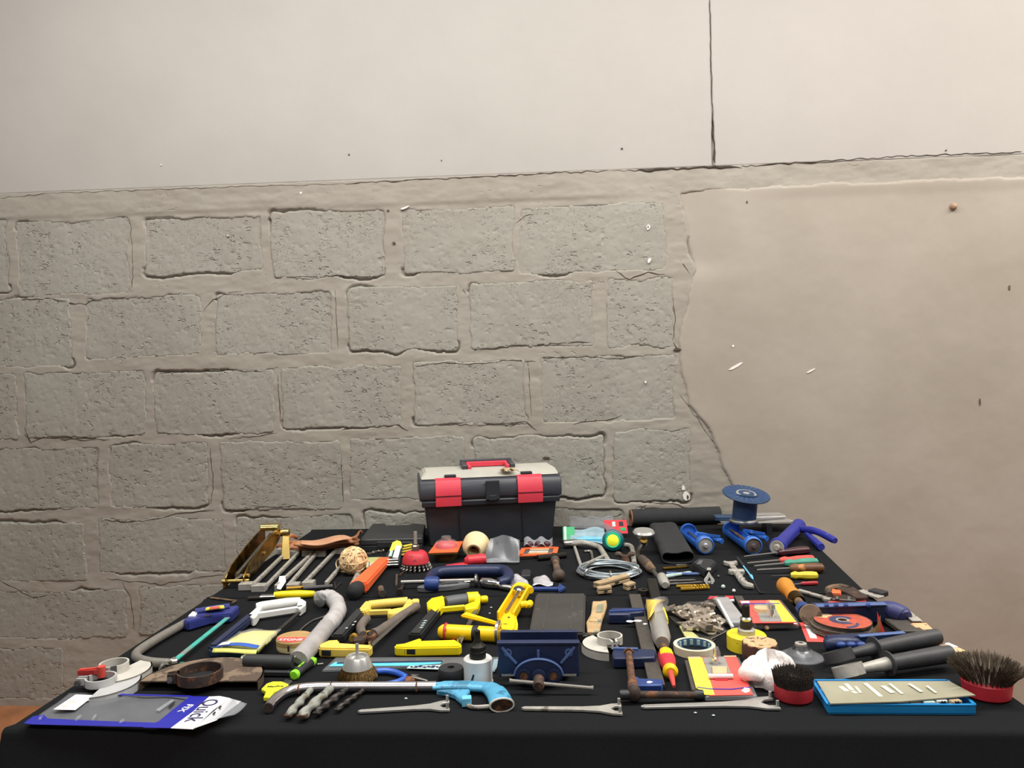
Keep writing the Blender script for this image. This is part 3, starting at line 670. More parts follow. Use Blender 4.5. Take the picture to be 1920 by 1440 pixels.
# six bars with end blocks
def bar_pull(label, near, far, n0, f0, nd, fd, tag_=False):
    t = Th('bar_pull', label, 'pull bar', near, to=far, group='grey bars with end blocks'); L = t.L
    t.part('rod', G().bar((0, 0, .012), (L, 0, .012), .011, .011), 'steel_grey', bevel=.0015)
    for nm, pt, dx, fl in (('end_block', near, nd, n0), ('end_block', far, fd, f0)):
        if not dx: continue
        a, b = t.l(*pt), t.l(pt[0]+dx, pt[1]-dx*.02); d = V(b.x-a.x, b.y-a.y, 0); a.z = b.z = .0105
        t.part(nm, G().bar(a-d*.08, b, .030, .020), 'steel_grey', bevel=.0012)
    return t
bar_pull('grey bar with end blocks lying nearest the brass jack', (474, 1105), (541, 1038), 0, 0, -24, -20)
t = bar_pull('grey bar with end blocks carrying a white paper tag', (498, 1108), (560, 1043), 0, 0, -24, -20)
w_ = t.P([(519, 1103), (524, 1080), (535, 1079), (536, 1090), (526, 1105)], .02); tg = G().prism(w_, .0185, .0195); t.part('paper_tag', tg, 'white_paper', label='white paper tag')
bar_pull('third grey bar from the brass jack, its blocks turned outward', (518, 1107), (588, 1042), 0, 0, 6, -20)
bar_pull('fourth grey bar from the brass jack, both blocks on one side', (541, 1106), (594, 1043), 0, 0, 21, 17)
bar_pull('fifth grey bar, reaching up beside the ball of twine', (570, 1102), (630, 1038), 0, 0, 20, 18)
bar_pull('short grey bar that ends under the ball of twine', (612, 1101), (642, 1066), 0, 0, 0, 0)

# ball of twine
t = Th('twine_ball', 'loose ball of pale natural twine', 'twine', (663, 1076)); R = .042
g = G().ball((0, 0, R), R*.93, 16, 10)
t.part('core', g, 'twine', ang=2)
g = G()
for k in range(34):
    ax = V(random.gauss(0, 1), random.gauss(0, 1), random.gauss(0, 1)).normalized(); u = ax.orthogonal().normalized(); v = ax.cross(u); a0 = random.uniform(0, 6.3); sp = random.uniform(2.5, 5.5); o_ = random.uniform(-.35, .35)
    pts = [V(0, 0, R)+(u*math.cos(a0+sp*i/14)+v*math.sin(a0+sp*i/14))*R*math.sqrt(1-o_*o_)*random.uniform(.97, 1.05)+ax*R*o_ for i in range(15)]
    for q in pts: q.z = max(q.z, .003)
    g.tube(pts, .0022, 5)
t.part('windings', g, 'twine', stuff=True, ang=1.5)
t.part('loose_loop', G().tube(curve([t.l(655, 1045, .05), t.l(638, 1046, .04), t.l(630, 1056, .02), t.l(636, 1070, .004), t.l(655, 1074, .004)], 6), .0016, 5), 'twine')
t.part('loose_end', G().tube(curve([t.l(680, 1055, .04), t.l(692, 1052, .05), t.l(690, 1066, .02), t.l(680, 1077, .004)], 6), .0016, 5), 'twine')

# pale packet, strips, yellow capped package
blister('pale green printed packet between twine and yellow-topped pack', [(686, 1064), (714, 1064), (722, 1044), (690, 1045)], .008, [(None, 'pale_card'), ([(688, 1063), (713, 1063), (716, 1056), (688, 1056)], 'ice_card')])
for k, (x, y) in enumerate(((694, 1040), (704, 1037), (713, 1036), (700, 1034))):
    p = TP(x, y); solo('metal_clip', ['bright metal clip lying nearest the ball of twine', 'second bright metal clip from the ball of twine', 'bright metal clip lying nearest the yellow-topped pack', 'bright metal clip lying closest to the front of the black case'][k], 'clip', G().bar(p+V(-.012, 0, .004), p+V(.012, .006, .005), .007, .006).ball(p+V(.01, .004, .006), .005, 8, 5), 'nickel', (x, y), 'bright metal clips by the black case')
t = Th('wrapped_tool', 'black wrapped tool on a card with yellow hanger and white label', 'tool pack', (735, 1058))
def lean(poly, th, o=0):
    g = G(); top = [t.l(x, y, .010+o+max(0, 1060-y)*.00092) for x, y in poly]; n = len(top); bot = [p-V(0, -.002, th) for p in top]
    return g.add(top+bot, [tuple(range(n)), tuple(range(2*n-1, n-1, -1))]+[(i, n+i, n+(i+1) % n, (i+1) % n) for i in range(n)])
t.part('card', lean([(716, 1060), (748, 1060), (755, 1022), (745, 1017), (736, 1019), (726, 1036)], .005), 'black_plastic')
t.part('hanger', lean([(730, 1033), (736, 1017), (744, 1013), (751, 1015), (754, 1022), (752, 1028), (743, 1023), (739, 1031)], .003, .002), 'yellow_card', label='yellow hanger top')
t.part('label_strip', lean([(736, 1045), (743, 1022), (752, 1024), (746, 1046)], .003, .003), 'white_paper', label='white label')
t.part('print_block', lean([(728, 1043), (732, 1032), (737, 1032), (734, 1043)], .003, .002), 'ice_card')
for k, (y, w2) in enumerate(((1050, .010), (1055, .008), (1060, .006))): t.part('tool_edge', G().bar(t.l(722, y, .016+(1060-y)*.0009), t.l(747, y-1, .016+(1060-y)*.0009), w2, .006), 'steel', bevel=.001)
for k, (a, b) in enumerate((((753, 1036), (776, 1032)), ((754, 1031), (774, 1027)), ((752, 1042), (772, 1037)), ((756, 1026), (773, 1023)))):
    A, B = TP(a[0], a[1], max(.004, (1044-a[1])*.00177)), TP(b[0], b[1], max(.004, (1042-b[1])*.00177)); solo('brass_strip', ['second nearest of the yellowish strips behind the red brush', 'second farthest of the yellowish strips behind the red brush', 'nearest of the yellowish strips behind the red brush', 'farthest of the yellowish strips behind the red brush'][k], 'strip', G().bar(A+V(0, 0, .003), B+V(0, 0, .004), .012, .005), 'yellow_screw', a, 'yellowish strips behind the red brush', bevel=.001)

# orange pruning saw
t = Th('pruning_saw', 'orange-bladed tool with black handle end', 'saw', (667, 1121), to=(722, 1060)); L = t.L
t.part('handle', G().lathe([(.010, 0), (.021, .006), (.023, .03), (.02, .055), (.018, .06)], (-.03, 0, .022), (1, 0, 0), 16), 'rubber', bevel=0)
t.part('sheath', G().bar((.028, 0, .02), (L, 0, .018), .052, .03, .042, .02), 'orange', bevel=.005, seg=2, label='orange sheath')
t.part('blade', G().bar((L, 0, .014), (L+.05, 0, .014), .04, .004), 'steel_dull')
A, B = TP(660, 1105), TP(681, 1062)
t = Th('steel_punch', 'grey steel punch beside the orange tool', 'punch', (660, 1105), to=(679, 1068)); L = t.L
t.part('shank', G().tube([(0, 0, .009), (L*.5, 0, .009), (L*.55, 0, .009), (L, 0, .009)], [.009, .009, .006, .005], 10), 'steel_grey')
t.part('collar', G().lathe([(.010, 0), (.011, .004), (.010, .01)], (L*.5, 0, .010), (1, 0, 0), 12), 'steel')
A, B = TP(678, 1087), TP(692, 1066); solo('steel_rod', 'thin dark rod beside the steel punch', 'rod', G().tube([A+V(0, 0, .004), B+V(0, 0, .004)], .004, 8), 'dark_steel', (678, 1087))

# red knotted cup brush
t = Th('cup_brush', 'red cup brush with knotted wire and a long upright shank', 'wire brush', (780, 1068)); rot = .04
t.part('cup', G().lathe([(.041, .022), (.043, .025), (.041, .038), (.036, .052), (.028, .059), (.012, .061)], n=32), 'red_worn')
t.part('nut', G().lathe([(.013, .059), (.013, .074), (.008, .078), (.008, .086)], n=6, ang=0) if False else G().lathe([(.013, .059), (.013, .076), (.009, .08), (.009, .084)], n=6), 'steel_dull')
t.part('shank', G().tube([(0, 0, .08), (.001, 0, .122)], .0055, 10), 'silver')
for k in range(20):
    a = 2*math.pi*k/20+.1; p = V(.037*math.cos(a), .037*math.sin(a), .026); q = V(.050*math.cos(a), .050*math.sin(a), .001); g = G(); twist(g, p, q, .0052, 1.5, 2, 8, 8, .5); t.part('wire_knot', g, 'steel_dull')

# orange boxed brush
t = Th('boxed_brush', 'red cup brush in a clear pack on an orange card', 'boxed brush', (838, 1052))
o = t.P([(803, 1036), (858, 1034), (868, 1014), (818, 1016)], .038)
t.part('tray', G().prism(o, .03, .035), 'bristle_brass')
t.part('card', G().prism(o, .0352, .0368), 'orange', label='orange card')
c = sum(o, V(0, 0, 0))/4
t.part('bristle_ring', G().lathe([(.036, 0), (.040, .012), (.040, .03), (.02, .03)], (c.x, c.y-.02, 0), n=28), 'bristle_brass')
t.part('cup', G().lathe([(.037, .037), (.036, .044), (.029, .053), (.016, .058), (.006, .059)], (c.x, c.y, 0), n=28), 'red')
t.part('nut', G().lathe([(.012, .056), (.012, .068), (.006, .070)], (c.x, c.y, 0), n=6), 'steel')
t.part('cover', G().lathe([(.041, .037), (.040, .047), (.033, .057), (.018, .063), (.016, .073), (.004, .074)], (c.x, c.y, 0), n=28), 'blister')

# tan tape roll tilted back, with clear bag leaning on it
t = Th('tape_roll', 'cream telescoped tape roll with its dark hole facing out', 'tape roll', (893, 1048)); R = .046
c = V(-.006, -.02, .030); ax = V(.05, .05, .017).normalized()
t.part('tape', G().lathe([(.019, 0), (.025, -.001), (.034, .010), (.042, .026), (.0455, .040), (.0455, .062), (.019, .064)], c, V(.07, .97, .20), 40, closed=True), 'tape_tan')
t.part('core', G().lathe([(.0185, 0), (.0195, -.002), (.0195, .05), (.001, .05)], c, V(.07, .97, .20), 32, cap=False), 'brown_wood')
t = Th('parts_bag', 'clear plastic bag leaning on the tape roll and toolbox', 'bag', (944, 1052))
g = G().grid(lambda a, b: (-.055+.11*a+.02*(b-.5)*(1-a), -.02+.05*b+.012*math.sin(a*5), .004+.074*b*(1-.25*abs(a-.4))+.003*math.sin(a*6+b*4)), 20, 14, .001); t.part('film', g, 'film_grey', ang=2)
g = G().grid(lambda a, b: (-.065+.12*a, -.055+.04*b, .010+.008*math.sin(a*5)*b+.003*math.sin(b*5)), 18, 8, .001); t.part('fold', g, 'film', ang=2)
t.part('contents', G().grid(lambda a, b: (-.035+.075*a, .0+.03*b, .003+.05*b+.004*math.sin(a*9)), 8, 6, .006), 'case_plastic', ang=2)
t = Th('red_scraper', 'red pointed plastic scraper in front of the tape roll', 'scraper', (836, 1065), to=(914, 1058)); L = t.L
t.part('blade', G().prism([V(0, .003, 0), V(L*.45, .016, 0), V(L*.5, -.018, 0), V(0, -.003, 0)], .004, .010), 'red', bevel=.001)
t.part('grip', G().lathe([(.008, 0), (.017, .01), (.017, L*.3), (.019, L*.4), (.016, L*.5)], (L*.45, 0, .018), (1, 0, 0), 14), 'red')

# orange open pack and dark rods
t = Th('open_pack', 'torn orange card pack in front of the toolbox', 'open pack', (1010, 1042))
o = t.P([(975, 1041), (1040, 1038), (1043, 1026), (982, 1028)], .014)
t.part('tray', G().prism(o, .001, .010), 'blister', bevel=.001)
for a, b, w_ in ((o[0], o[1], .016), (o[1], o[2], .016), (o[2], o[3], .012), (o[3], o[0], .016)): t.part('card_edge', G().bar(V(a.x, a.y, .013), V(b.x, b.y, .013), w_, .004), 'orange')
for k in range(3):
    q = o[0]*(.75-.25*k)+o[1]*(.25+.25*k)*0+o[3]*(.25+.25*k); t.part('bit', G().tube([V(q.x+.025, q.y, .014), V(q.x+.09, q.y+.003, .014)], .004, 8), 'steel' if k % 2 else 'kraft')
t.part('film', G().grid(lambda a, b: (o[3].x+.1*a, o[3].y+.01+.03*b, .02+.02*b+.007*math.sin(a*13)), 16, 6, .001), 'film', ang=2)
for k in range(3): t.part('insert', G().ball((o[3].x+.02+.03*k, o[3].y+.02, .02), (.014, .010, .014), 10, 6), 'maroon')
for lab, a, b, r, m in (('dark steel rod in front of the torn orange pack', (968, 1046), (1040, 1048), .006, 'dark_steel'), ('black flat bar overlapping the dark steel rod', (1008, 1052), (1061, 1046), .010, 'black_steel')):
    A, B = TP(*a), TP(*b); solo('steel_rod', lab, 'rod', G().tube([A+V(0, 0, r), B+V(0, 0, r)], r, 10), m, a)

# packs against the wall beside the toolbox
t = Th('clear_pack', 'clear plastic pack with a red end panel against the wall', 'tool pack', (1150, 1012))
t.part('film', G().grid(lambda a, b: (t.l(1068, 1006).x+(t.l(1150, 1000).x-t.l(1068, 1006).x)*a, .015+.09*b, .012+.055*b**.7+.004*math.sin(a*15+b*6)), 20, 10, .0012), 'film_grey', ang=2)
x0 = t.l(1134, 1010).x; sx = (t.l(1178, 1010).x-x0)
def tilt(u, v, o=0): return V(x0+sx*u, .025+.05*v-o*.6, .018+.040*v+o)
def panel(nm, u0, u1, v0, v1, m, o, lab=None): t.part(nm, G().grid(lambda a, b: tilt(u0+(u1-u0)*a, v0+(v1-v0)*b, o), 1, 1, .0012), m, label=lab)
panel('end_panel', 0, 1, 0, 1, 'red', 0, 'red printed end panel'); panel('window', .66, .84, .55, .85, 'ink_black', .0015); panel('sticker', .70, .92, .18, .40, 'green_card', .0015); panel('sticker', .36, .5, .5, .85, 'ice_card', .0015)
t.part('card', G().box((t.l(1100, 1000).x, .06, .02), (.14, .07, .03)), 'case_plastic', bevel=.003)
t = Th('clear_pack', 'crumpled bluish bag with a green label beside the toolbox', 'tool pack', (1100, 1020))
t.part('film', G().grid(lambda a, b: (t.l(1068, 1020).x+(t.l(1135, 1020).x-t.l(1068, 1020).x)*a, -.005+.06*b, .008+.036*b+.005*math.sin(a*5+b*4)+.002*math.sin(a*11)), 22, 10, .0012), 'film_blue', ang=2)
x0 = t.l(1056, 1020).x; sx = t.l(1078, 1020).x-x0
t.part('header', G().grid(lambda a, b: V(x0+sx*a, .005+.04*b, .014+.040*b), 1, 1, .0012), 'green_card', label='green label'); t.part('print_strip', G().grid(lambda a, b: V(x0+sx*(.1+.2*a), .004+.04*b, .0155+.040*b), 1, 1, .0012), 'ice_card')
t.part('contents', G().box((t.l(1102, 1018).x, .02, .012), (.10, .04, .018)), 'sky_light', bevel=.003)

# torch
t = Th('torch', 'teal round torch with a bright yellow lens facing out', 'torch', (1151, 1038)); R = .038
ax = V(-.12, -.95, .25).normalized(); c = V(0, .03, R)
t.part('body', G().lathe([(.012, 0), (R*.86, .004), (R, .018), (R, .036), (R*.90, .047), (R*.66, .052)], c-ax*.045, ax, 32), 'teal')
t.part('bezel', G().lathe([(R*.70, 0), (R*.64, .003), (R*.53, .002)], c+ax*.0062, ax, 32), 'teal_green', label='bright green bezel')
t.part('lens', G().lathe([(R*.54, 0), (R*.4, .003), (R*.02, .005)], c+ax*.008, ax, 28), 'yellow_neon', label='bright yellow lens')

# crank wrenches and hex keys
def wrench_path(label, pts, r, m, hs=None, name='hex_key', cat='hex key', n=4):
    t = [TP(x, y, hs[i] if hs else r) for i, (x, y) in enumerate(pts)]; return solo(name, label, cat, G().tube(curve(t, n), r, 8), m, pts[0])
t = Th('wheel_brace', 'bent steel wheel brace with a bright socket end beside the bluish bag', 'brace', (1057, 1021))
t.part('socket', G().lathe([(.011, 0), (.014, .004), (.014, .05), (.010, .062)], t.l(1056, 1020, .016), t.l(1080, 1018, .016)-t.l(1056, 1020, .016), 14), 'steel')
t.part('shaft', G().tube(curve([t.l(1072, 1019, .016), t.l(1095, 1018, .02), t.l(1122, 1025, .012), t.l(1128, 1032, .01), t.l(1143, 1056, .008)], 5), [.011]*6+[.009]*15, 10), 'steel_grey')
wrench_path('long bent steel key standing between brace and wire coil', [(1075, 1019), (1078, 1027), (1088, 1057), (1092, 1061), (1106, 1056)], .0055, 'steel_grey')
wrench_path('small bright hex key behind the wire coil', [(1095, 1034), (1105, 1033), (1109, 1036), (1112, 1056)], .0045, 'steel')
wrench_path('thick grey bent key beside the carpenter brace', [(1172, 1022), (1182, 1024), (1187, 1034), (1189, 1057)], .0085, 'steel_grey', name='bent_key')
t = Th('wing_nut', 'rusty brass wing nut behind the wire coil', 'wing nut', (1172, 1056))
t.part('hub', G().lathe([(.016, 0), (.014, .012), (.010, .026)], n=14), 'rust')
for s in (-1, 1): t.part('wing', G().tube(curve([(s*.006, 0, .02), (s*.020, 0, .030), (s*.030, .002, .026)], 4), [.006, .0065, .007, .008, .0085, .0085, .008, .007, .005], 8), 'iron_brown')

# wire coil
t = Th('wire_coil', 'coil of grey galvanised wire', 'wire coil', (1142, 1080)); c = (t.l(1082, 1078)+t.l(1202, 1076))/2
RX = (t.l(1202, 1076)-t.l(1082, 1078)).length/2-.012
g = G()
for k in range(16):
    a = random.uniform(0, 6.28); q = math.sqrt(random.random()); dr, dz = .011*q*math.cos(a), .012*q*math.sin(a); f = random.uniform(0, 6.28)
    g.tube([(c.x+(RX+dr+.003*math.sin(2*w1+f))*math.cos(w1), c.y+(RX*.92+dr)*math.sin(w1), .015+dz+.002*math.sin(3*w1+f)) for w1 in [2*math.pi*i/48 for i in range(48)]], .0027, 6, closed=True)
t.part('strands', g, 'wire', stuff=True)
for px, py in ((1083, 1081), (1200, 1074), (1148, 1096)):
    q = t.l(px, py, .015); d = V(q.x-c.x, q.y-c.y, 0).normalized(); tn = V(-d.y, d.x, 0); q = c+d*RX*(.96); q.z = .015
    t.part('tie', G().tube([q+d*.015*math.cos(a)+V(0, 0, .015*math.sin(a)) for a in [2*math.pi*i/10 for i in range(10)]], .003, 6, closed=True), 'steel')
A, B = TP(1099, 1080), TP(1136, 1047); solo('steel_rod', 'grey rod lying across the wire coil', 'rod', G().tube([A+V(0, 0, .036), B+V(0, 0, .012)], .0055, 8), 'steel_grey', (1099, 1080))
def peg(label, a, b, w_, h):
    A, B = TP(*a), TP(*b); d = (B-A); t = Th('wooden_peg', label, 'peg', a, to=b, group='wooden clothes pegs'); L = t.L
    t.part('half', G().bar((0, 0, .005+h), (L, 0, .007+h), w_, .008), 'tan_peg', bevel=.001)
    t.part('half', G().bar((0, 0, .014+h), (L, 0, .018+h), w_, .007), 'tan_peg', bevel=.001)
    t.part('spring', G().tube([(L*.55, -w_*.7, .011+h), (L*.55, w_*.7, .012+h)], .005, 8), 'steel_dull')
peg('long wooden peg resting against the wire coil', (1118, 1106), (1176, 1092), .026, .003)
peg('short wooden peg in front of the long peg', (1120, 1113), (1146, 1112), .024, 0)
peg('chipped wooden peg end beside the long peg', (1172, 1107), (1188, 1104), .022, 0)

# carpenter brace
t = Th('carpenter_brace', 'old carpenter brace with a bright round knob', 'brace', (1205, 1052))
k0 = t.l(1206, 1000, .05); k0 = V(k0.x, k0.y, 0)
q = [t.l(1206, 1022, .045), t.l(1196, 1035, .02), t.l(1198, 1044, .016), t.l(1203, 1048, .016)]
t.part('knob', G().lathe([(.006, -.05), (.012, -.04), (.016, -.018), (.034, -.004), (.037, .004), (.032, .011), (.004, .013)], t.l(1207, 1000, .07), V(.02, -.12, 1), 26), 'silver')
t.part('neck', G().tube([t.l(1207, 1012, .055), t.l(1205, 1020, .035)], [.012, .009], 10), 'brass')
t.part('crank', G().tube(curve([t.l(1206, 1016, .045)]+q[1:], 5), .0075, 10), 'dark_steel')
a, b = t.l(1202, 1046, .016), t.l(1224, 1070, .016); t.part('grip', G().lathe([(.009, 0), (.013, .01), (.016, (b-a).length*.5), (.013, (b-a).length*.92), (.008, (b-a).length)], a, b-a, 16), 'iron_brown', label='dark worn grip')
a2 = t.l(1243, 1092, .014); t.part('arm', G().tube([b, a2], .006, 10), 'steel_dull')
d = t.l(1247, 1096, .014)-t.l(1240, 1080, .014); t.part('chuck', G().lathe([(.010, 0), (.014, .006), (.015, d.length*.9), (.009, d.length)], t.l(1240, 1081, .016), d, 14), 'steel_grey')

# sanding belts, trowel and spool
t = Th('sanding_belt', 'long roll of black sanding belt against the wall', 'sanding belt', (1262, 992)); A, B = t.l(1186, 990), t.l(1352, 984)
d = (B-A); R = .034
t.part('roll', G().lathe([(R*.9, 0), (R, 0), (R*1.02, d.length*.3), (R*.97, d.length*.6), (R, d.length), (R*.9, d.length), (R*.9, 0)], V(A.x, A.y+.03, R), V(d.x, d.y, 0), 26, cap=False), 'belt')
t.part('inner_face', G().ring(V(A.x-.001, A.y+.03, R), R*.5, R*.98, .004, ax=V(-d.x, -d.y, 0), n=24), 'belt_back', label='brown cloth backing showing at the end')
t = Th('sanding_belt', 'flattened black sanding belt with its open end toward the front', 'sanding belt', (1272, 1058), to=(1244, 1000)); L = t.L
def flat_tube(L, w0, h0, th, dent):
    g = G(); n = 28; vs = []; m = 10
    for i in range(m+1):
        x = L*i/m; f = 1-.55*i/m; o = []
        for k in range(n):
            a = 2*math.pi*k/n; y = w0*(math.copysign(abs(math.cos(a))**.6, math.cos(a))); z = h0*(math.copysign(abs(math.sin(a))**.8, math.sin(a)))
            if math.sin(a) > 0: z -= dent*f*math.exp(-((y-.2*w0)/(.5*w0))**2)
            o.append(V(x, y, z+h0+.001))
        vs += o+[V(p.x, p.y*(1-th/w0), (p.z-h0)*(1-th/h0)+h0) for p in o]
    q = 2*n; fs = []
    for i in range(m):
        for k in range(n): l = (k+1) % n; fs += [(i*q+k, i*q+l, (i+1)*q+l, (i+1)*q+k), (i*q+n+l, i*q+n+k, (i+1)*q+n+k, (i+1)*q+n+l)]
    for k in range(n): l = (k+1) % n; fs += [(k, n+k, n+l, l), (m*q+l, m*q+n+l, m*q+n+k, m*q+k)]
    return g.add(vs, fs)
t.part('sleeve', flat_tube(L, .052, .022, .003, .010), 'belt', ang=1)
t = Th('plastering_trowel', 'steel float with a dark blue end lying under the spool', 'float', (1412, 986)); A, B = t.l(1352, 984, .03), t.l(1478, 978, .03)
t.part('blade', G().bar(V(A.x, A.y+.0, .040), V(B.x, B.y+.0, .040), .10, .004), 'silver', bevel=.001)
t.part('pan', G().bar(V(A.x+.075, A.y+.015, .052), V(B.x-.012, B.y+.02, .050), .07, .024, .06, .016), 'silver', bevel=.007, seg=3)
t.part('end', G().box((A.x+.02, A.y+.035, .05), (.075, .05, .018)), 'spool_blue', bevel=.003, label='dark blue end block')
for dx in (.05, .17): t.part('stand', G().box((A.x+dx, A.y, .019), (.02, .07, .038)), 'black_plastic')
t = Th('cable_spool', 'empty dark blue cable spool standing on the steel float', 'spool', (1397, 981), h=.0645)
ax = V(.10, -.02, 1).normalized(); s_ = t.part('top_flange', G().lathe([(.010, 0), (.082, 0), (.084, .003), (.082, .006), (.03, .006), (.028, .009), (.012, .009), (.011, .003)], ax*.098+V(0, .02, 0), V(.10, -.24, 1), 44), 'spool_blue')
t.part('barrel', G().lathe([(.046, .01), (.042, .014), (.042, .102)], V(0, .02, 0), ax, 30), 'spool_blue')
t.part('bottom_flange', G().lathe([(.05, .0), (.05, .006), (.044, .012)], V(0, .02, 0), (0, 0, 1), 30), 'steel')
t.part('hub_plate', G().lathe([(.036, 0), (.034, .002), (.014, .002)], ax*.098+V(0, .02, 0)+V(.10, -.24, 1).normalized()*.0062, V(.10, -.24, 1), 28), 'steel_grey', label='worn grey hub plate')
nrm = V(.10, -.24, 1).normalized(); cc = ax*.098+V(0, .02, 0)+nrm*.0062; uu = nrm.orthogonal().normalized(); vv = nrm.cross(uu)
for k in range(22):
    a = 2*math.pi*k/22; dd = uu*math.cos(a)+vv*math.sin(a); t.part('rib', G().bar(cc+dd*.044, cc+dd*.078, .002, .003, up=nrm), 'blue_edge')

# blue caulking guns
caulk_gun('bright blue caulking gun whose handle points at the spool, first from the sanding belt', (1291, 1014), (1322, 1040), (1306, 1004), (1354, 1015), 'blue_gun', 'blue_gun_dark', 'steel_dull', 'silver')
caulk_gun('blue caulking gun with a copper rod and brown cap, in front of the float', (1371, 1010), (1412, 1041), (1392, 997), (1438, 1010), 'blue_gun', 'blue_gun_dark', 'rust', 'iron_brown')
t = Th('caulking_gun', 'violet blue caulking gun splashed with white paint at the table corner', 'caulking gun', (1457, 1043), to=(1498, 1000), group='blue caulking guns'); L = t.L; r = .028
t.part('barrel', G().lathe([(r*.92, 0), (r, .006), (r, .03), (r*.8, .036), (r*.8, L*.9), (r*.9, L)], (0, 0, r+.001), (1, 0, 0), 26), 'violet_gun')
t.part('cap_face', G().lathe([(r*.85, 0), (r*.8, .003), (r*.4, .002), (r*.3, .008), (.003, .008)], (.001, 0, r+.001), (-1, 0, 0), 24), 'steel_grey')
a, b = t.l(1497, 992, .03), t.l(1566, 1014, .03); t.part('handle', G().tube(curve([a, a*.5+b*.5+V(0, 0, .012), b], 5), [.010, .012, .013, .013, .013, .012, .012, .012, .012, .012, .010], 12), 'violet_gun')
a, b = t.l(1512, 1000, .025), t.l(1540, 1026, .014); t.part('trigger', G().tube(curve([a, a*.5+b*.5, b], 5), [.008, .009, .010, .010, .011, .012, .012, .012, .013, .013, .012], 10), 'violet_gun')

# rubber block, spade clip
t = Th('rubber_block', 'dark grey wedge-shaped rubber block beside a blue caulking gun', 'block', (1320, 1074))
o = t.P([(1297, 1054), (1310, 1046), (1336, 1048), (1344, 1053), (1330, 1067), (1322, 1069)], .026); t.part('body', G().prism(o, 0, .026), 'rubber', bevel=.004, seg=2)
t.part('tag', G().prism(t.P([(1306, 1058), (1315, 1058), (1318, 1051), (1311, 1051)], .0275), .026, .0285), 'grey_plastic')
t.part('edge_mark', G().prism(t.P([(1325, 1069), (1333, 1069), (1333, 1065), (1326, 1065)], .0265), .0255, .0275), 'grey_tape')
t = Th('spade_clip', 'white spade-shaped clip standing by the rubber block', 'clip', (1330, 1094))
def T2(x, z): return (x*.00165, z*.0017)
g = G(); o1 = [T2(0, 20), T2(4, 13), T2(8, 8), T2(9, 4), T2(7, 2), T2(6, -1), T2(2, 0), T2(1.5, 2.5), T2(3.4, 5.5), T2(0, 12)]
g.vprism(o1, -.003, .003); g.vprism([(-x, z) for x, z in o1][::-1], -.003, .003); g.box((0, 0, .004), (.010, .006, .005)); t.part('frame', g, 'white_plastic')

# bits laid out beside the brace
def bitrow(name, label, cat, a, b, r, m, group, tip=0, tw=0):
    A, B = TP(*a)+V(0, 0, r+.0005), TP(*b)+V(0, 0, r+.0005); g = G()
    if tw: twist(g, A+(B-A)*.45, B, r, tw, 2, 8, 18); g.tube([A, A+(B-A)*.45], r*.9, 8)
    else: g.tube([A, A+(B-A)*.3, A+(B-A)*.32, A+(B-A)*.9, B], [r, r, r*.8, r*.8, r*.4], 8)
    return solo(name, label, cat, g, m, a, group)
bitrow('drill_bit', 'long brass-coloured bit below the open sanding belt', 'drill bit', (1243, 1069), (1294, 1065), .0045, 'brass', 'bits beside the carpenter brace')
bitrow('drill_bit', 'thin silver bit behind the brass-coloured bit', 'drill bit', (1268, 1062), (1288, 1061), .003, 'steel', 'bits beside the carpenter brace')
bitrow('flat_bit', 'grey-blue flat bit beside the rubber block', 'drill bit', (1250, 1080), (1312, 1080), .006, 'blue_edge', 'bits beside the carpenter brace')
bitrow('flat_bit', 'shorter grey-blue bit whose shank points at the chuck', 'drill bit', (1248, 1085), (1296, 1077), .006, 'ice_card', 'bits beside the carpenter brace')
bitrow('drill_bit', 'silver bit, farther of the two bright ones', 'drill bit', (1255, 1092), (1304, 1090), .0035, 'steel', 'bits beside the carpenter brace')
bitrow('drill_bit', 'silver bit nearest the gold bits', 'drill bit', (1250, 1098), (1318, 1094), .0035, 'steel', 'bits beside the carpenter brace')
bitrow('drill_bit', 'gold bit, farther one of the pair', 'drill bit', (1268, 1103), (1330, 1101), .005, 'gold_bit', 'bits beside the carpenter brace', tw=4)
bitrow('drill_bit', 'gold bit, nearer one of the pair', 'drill bit', (1276, 1109), (1331, 1106), .006, 'gold_bit', 'bits beside the carpenter brace', tw=4)
# adjustable wrench, rasp and cord
t = Th('adjustable_wrench', 'grey worn double-ended wrench', 'wrench', (1369, 1060), to=(1399, 1106)); L = t.L
t.part('handle', G().prism([V(.02, .009, 0), V(.06, .008, 0), V(L*.42, .010, 0), V(L*.42, -.010, 0), V(.06, -.008, 0), V(.02, -.009, 0)], .003, .013), 'steel_grey', bevel=.002)
t.part('open_jaw', G().prism([V(-.012, .022, 0), V(.0, .008, 0), V(.004, -.006, 0), V(-.006, -.02, 0), V(.012, -.02, 0), V(.028, -.008, 0), V(.028, .008, 0), V(.01, .022, 0)], .002, .014), 'steel_grey', bevel=.0015)
t.part('collar', G().prism([V(L*.40, .024, 0), V(L*.47, .022, 0), V(L*.47, -.022, 0), V(L*.40, -.024, 0)], .001, .018), 'steel_grey', bevel=.003)
t.part('twisted_shank', twist(G(), (L*.47, 0, .010), (L*.88, 0, .010), .011, 1.5, 2, 12, 20, .35), 'steel_grey')
t.part('hooked_end', G().tube(curve([(L*.86, 0, .010), (L*.96, .004, .010), (L*1.0, .020, .010)], 4), [.009, .010, .010, .010, .010, .010, .009, .008, .006], 8), 'steel_grey')
t = Th('needle_file', 'thin tool with a pale blue tip beside the wrench', 'file', (1383, 1050), to=(1412, 1088)); L = t.L
t.part('handle', G().tube([(0, 0, .005), (L*.4, 0, .005)], .005, 8), 'rubber'); t.part('shaft', G().tube([(L*.4, 0, .005), (L*.85, 0, .004), (L*.88, 0, .005), (L, 0, .003)], [.0025, .0025, .005, .002], 8), 'sky_light', label='pale blue shaft and tip')
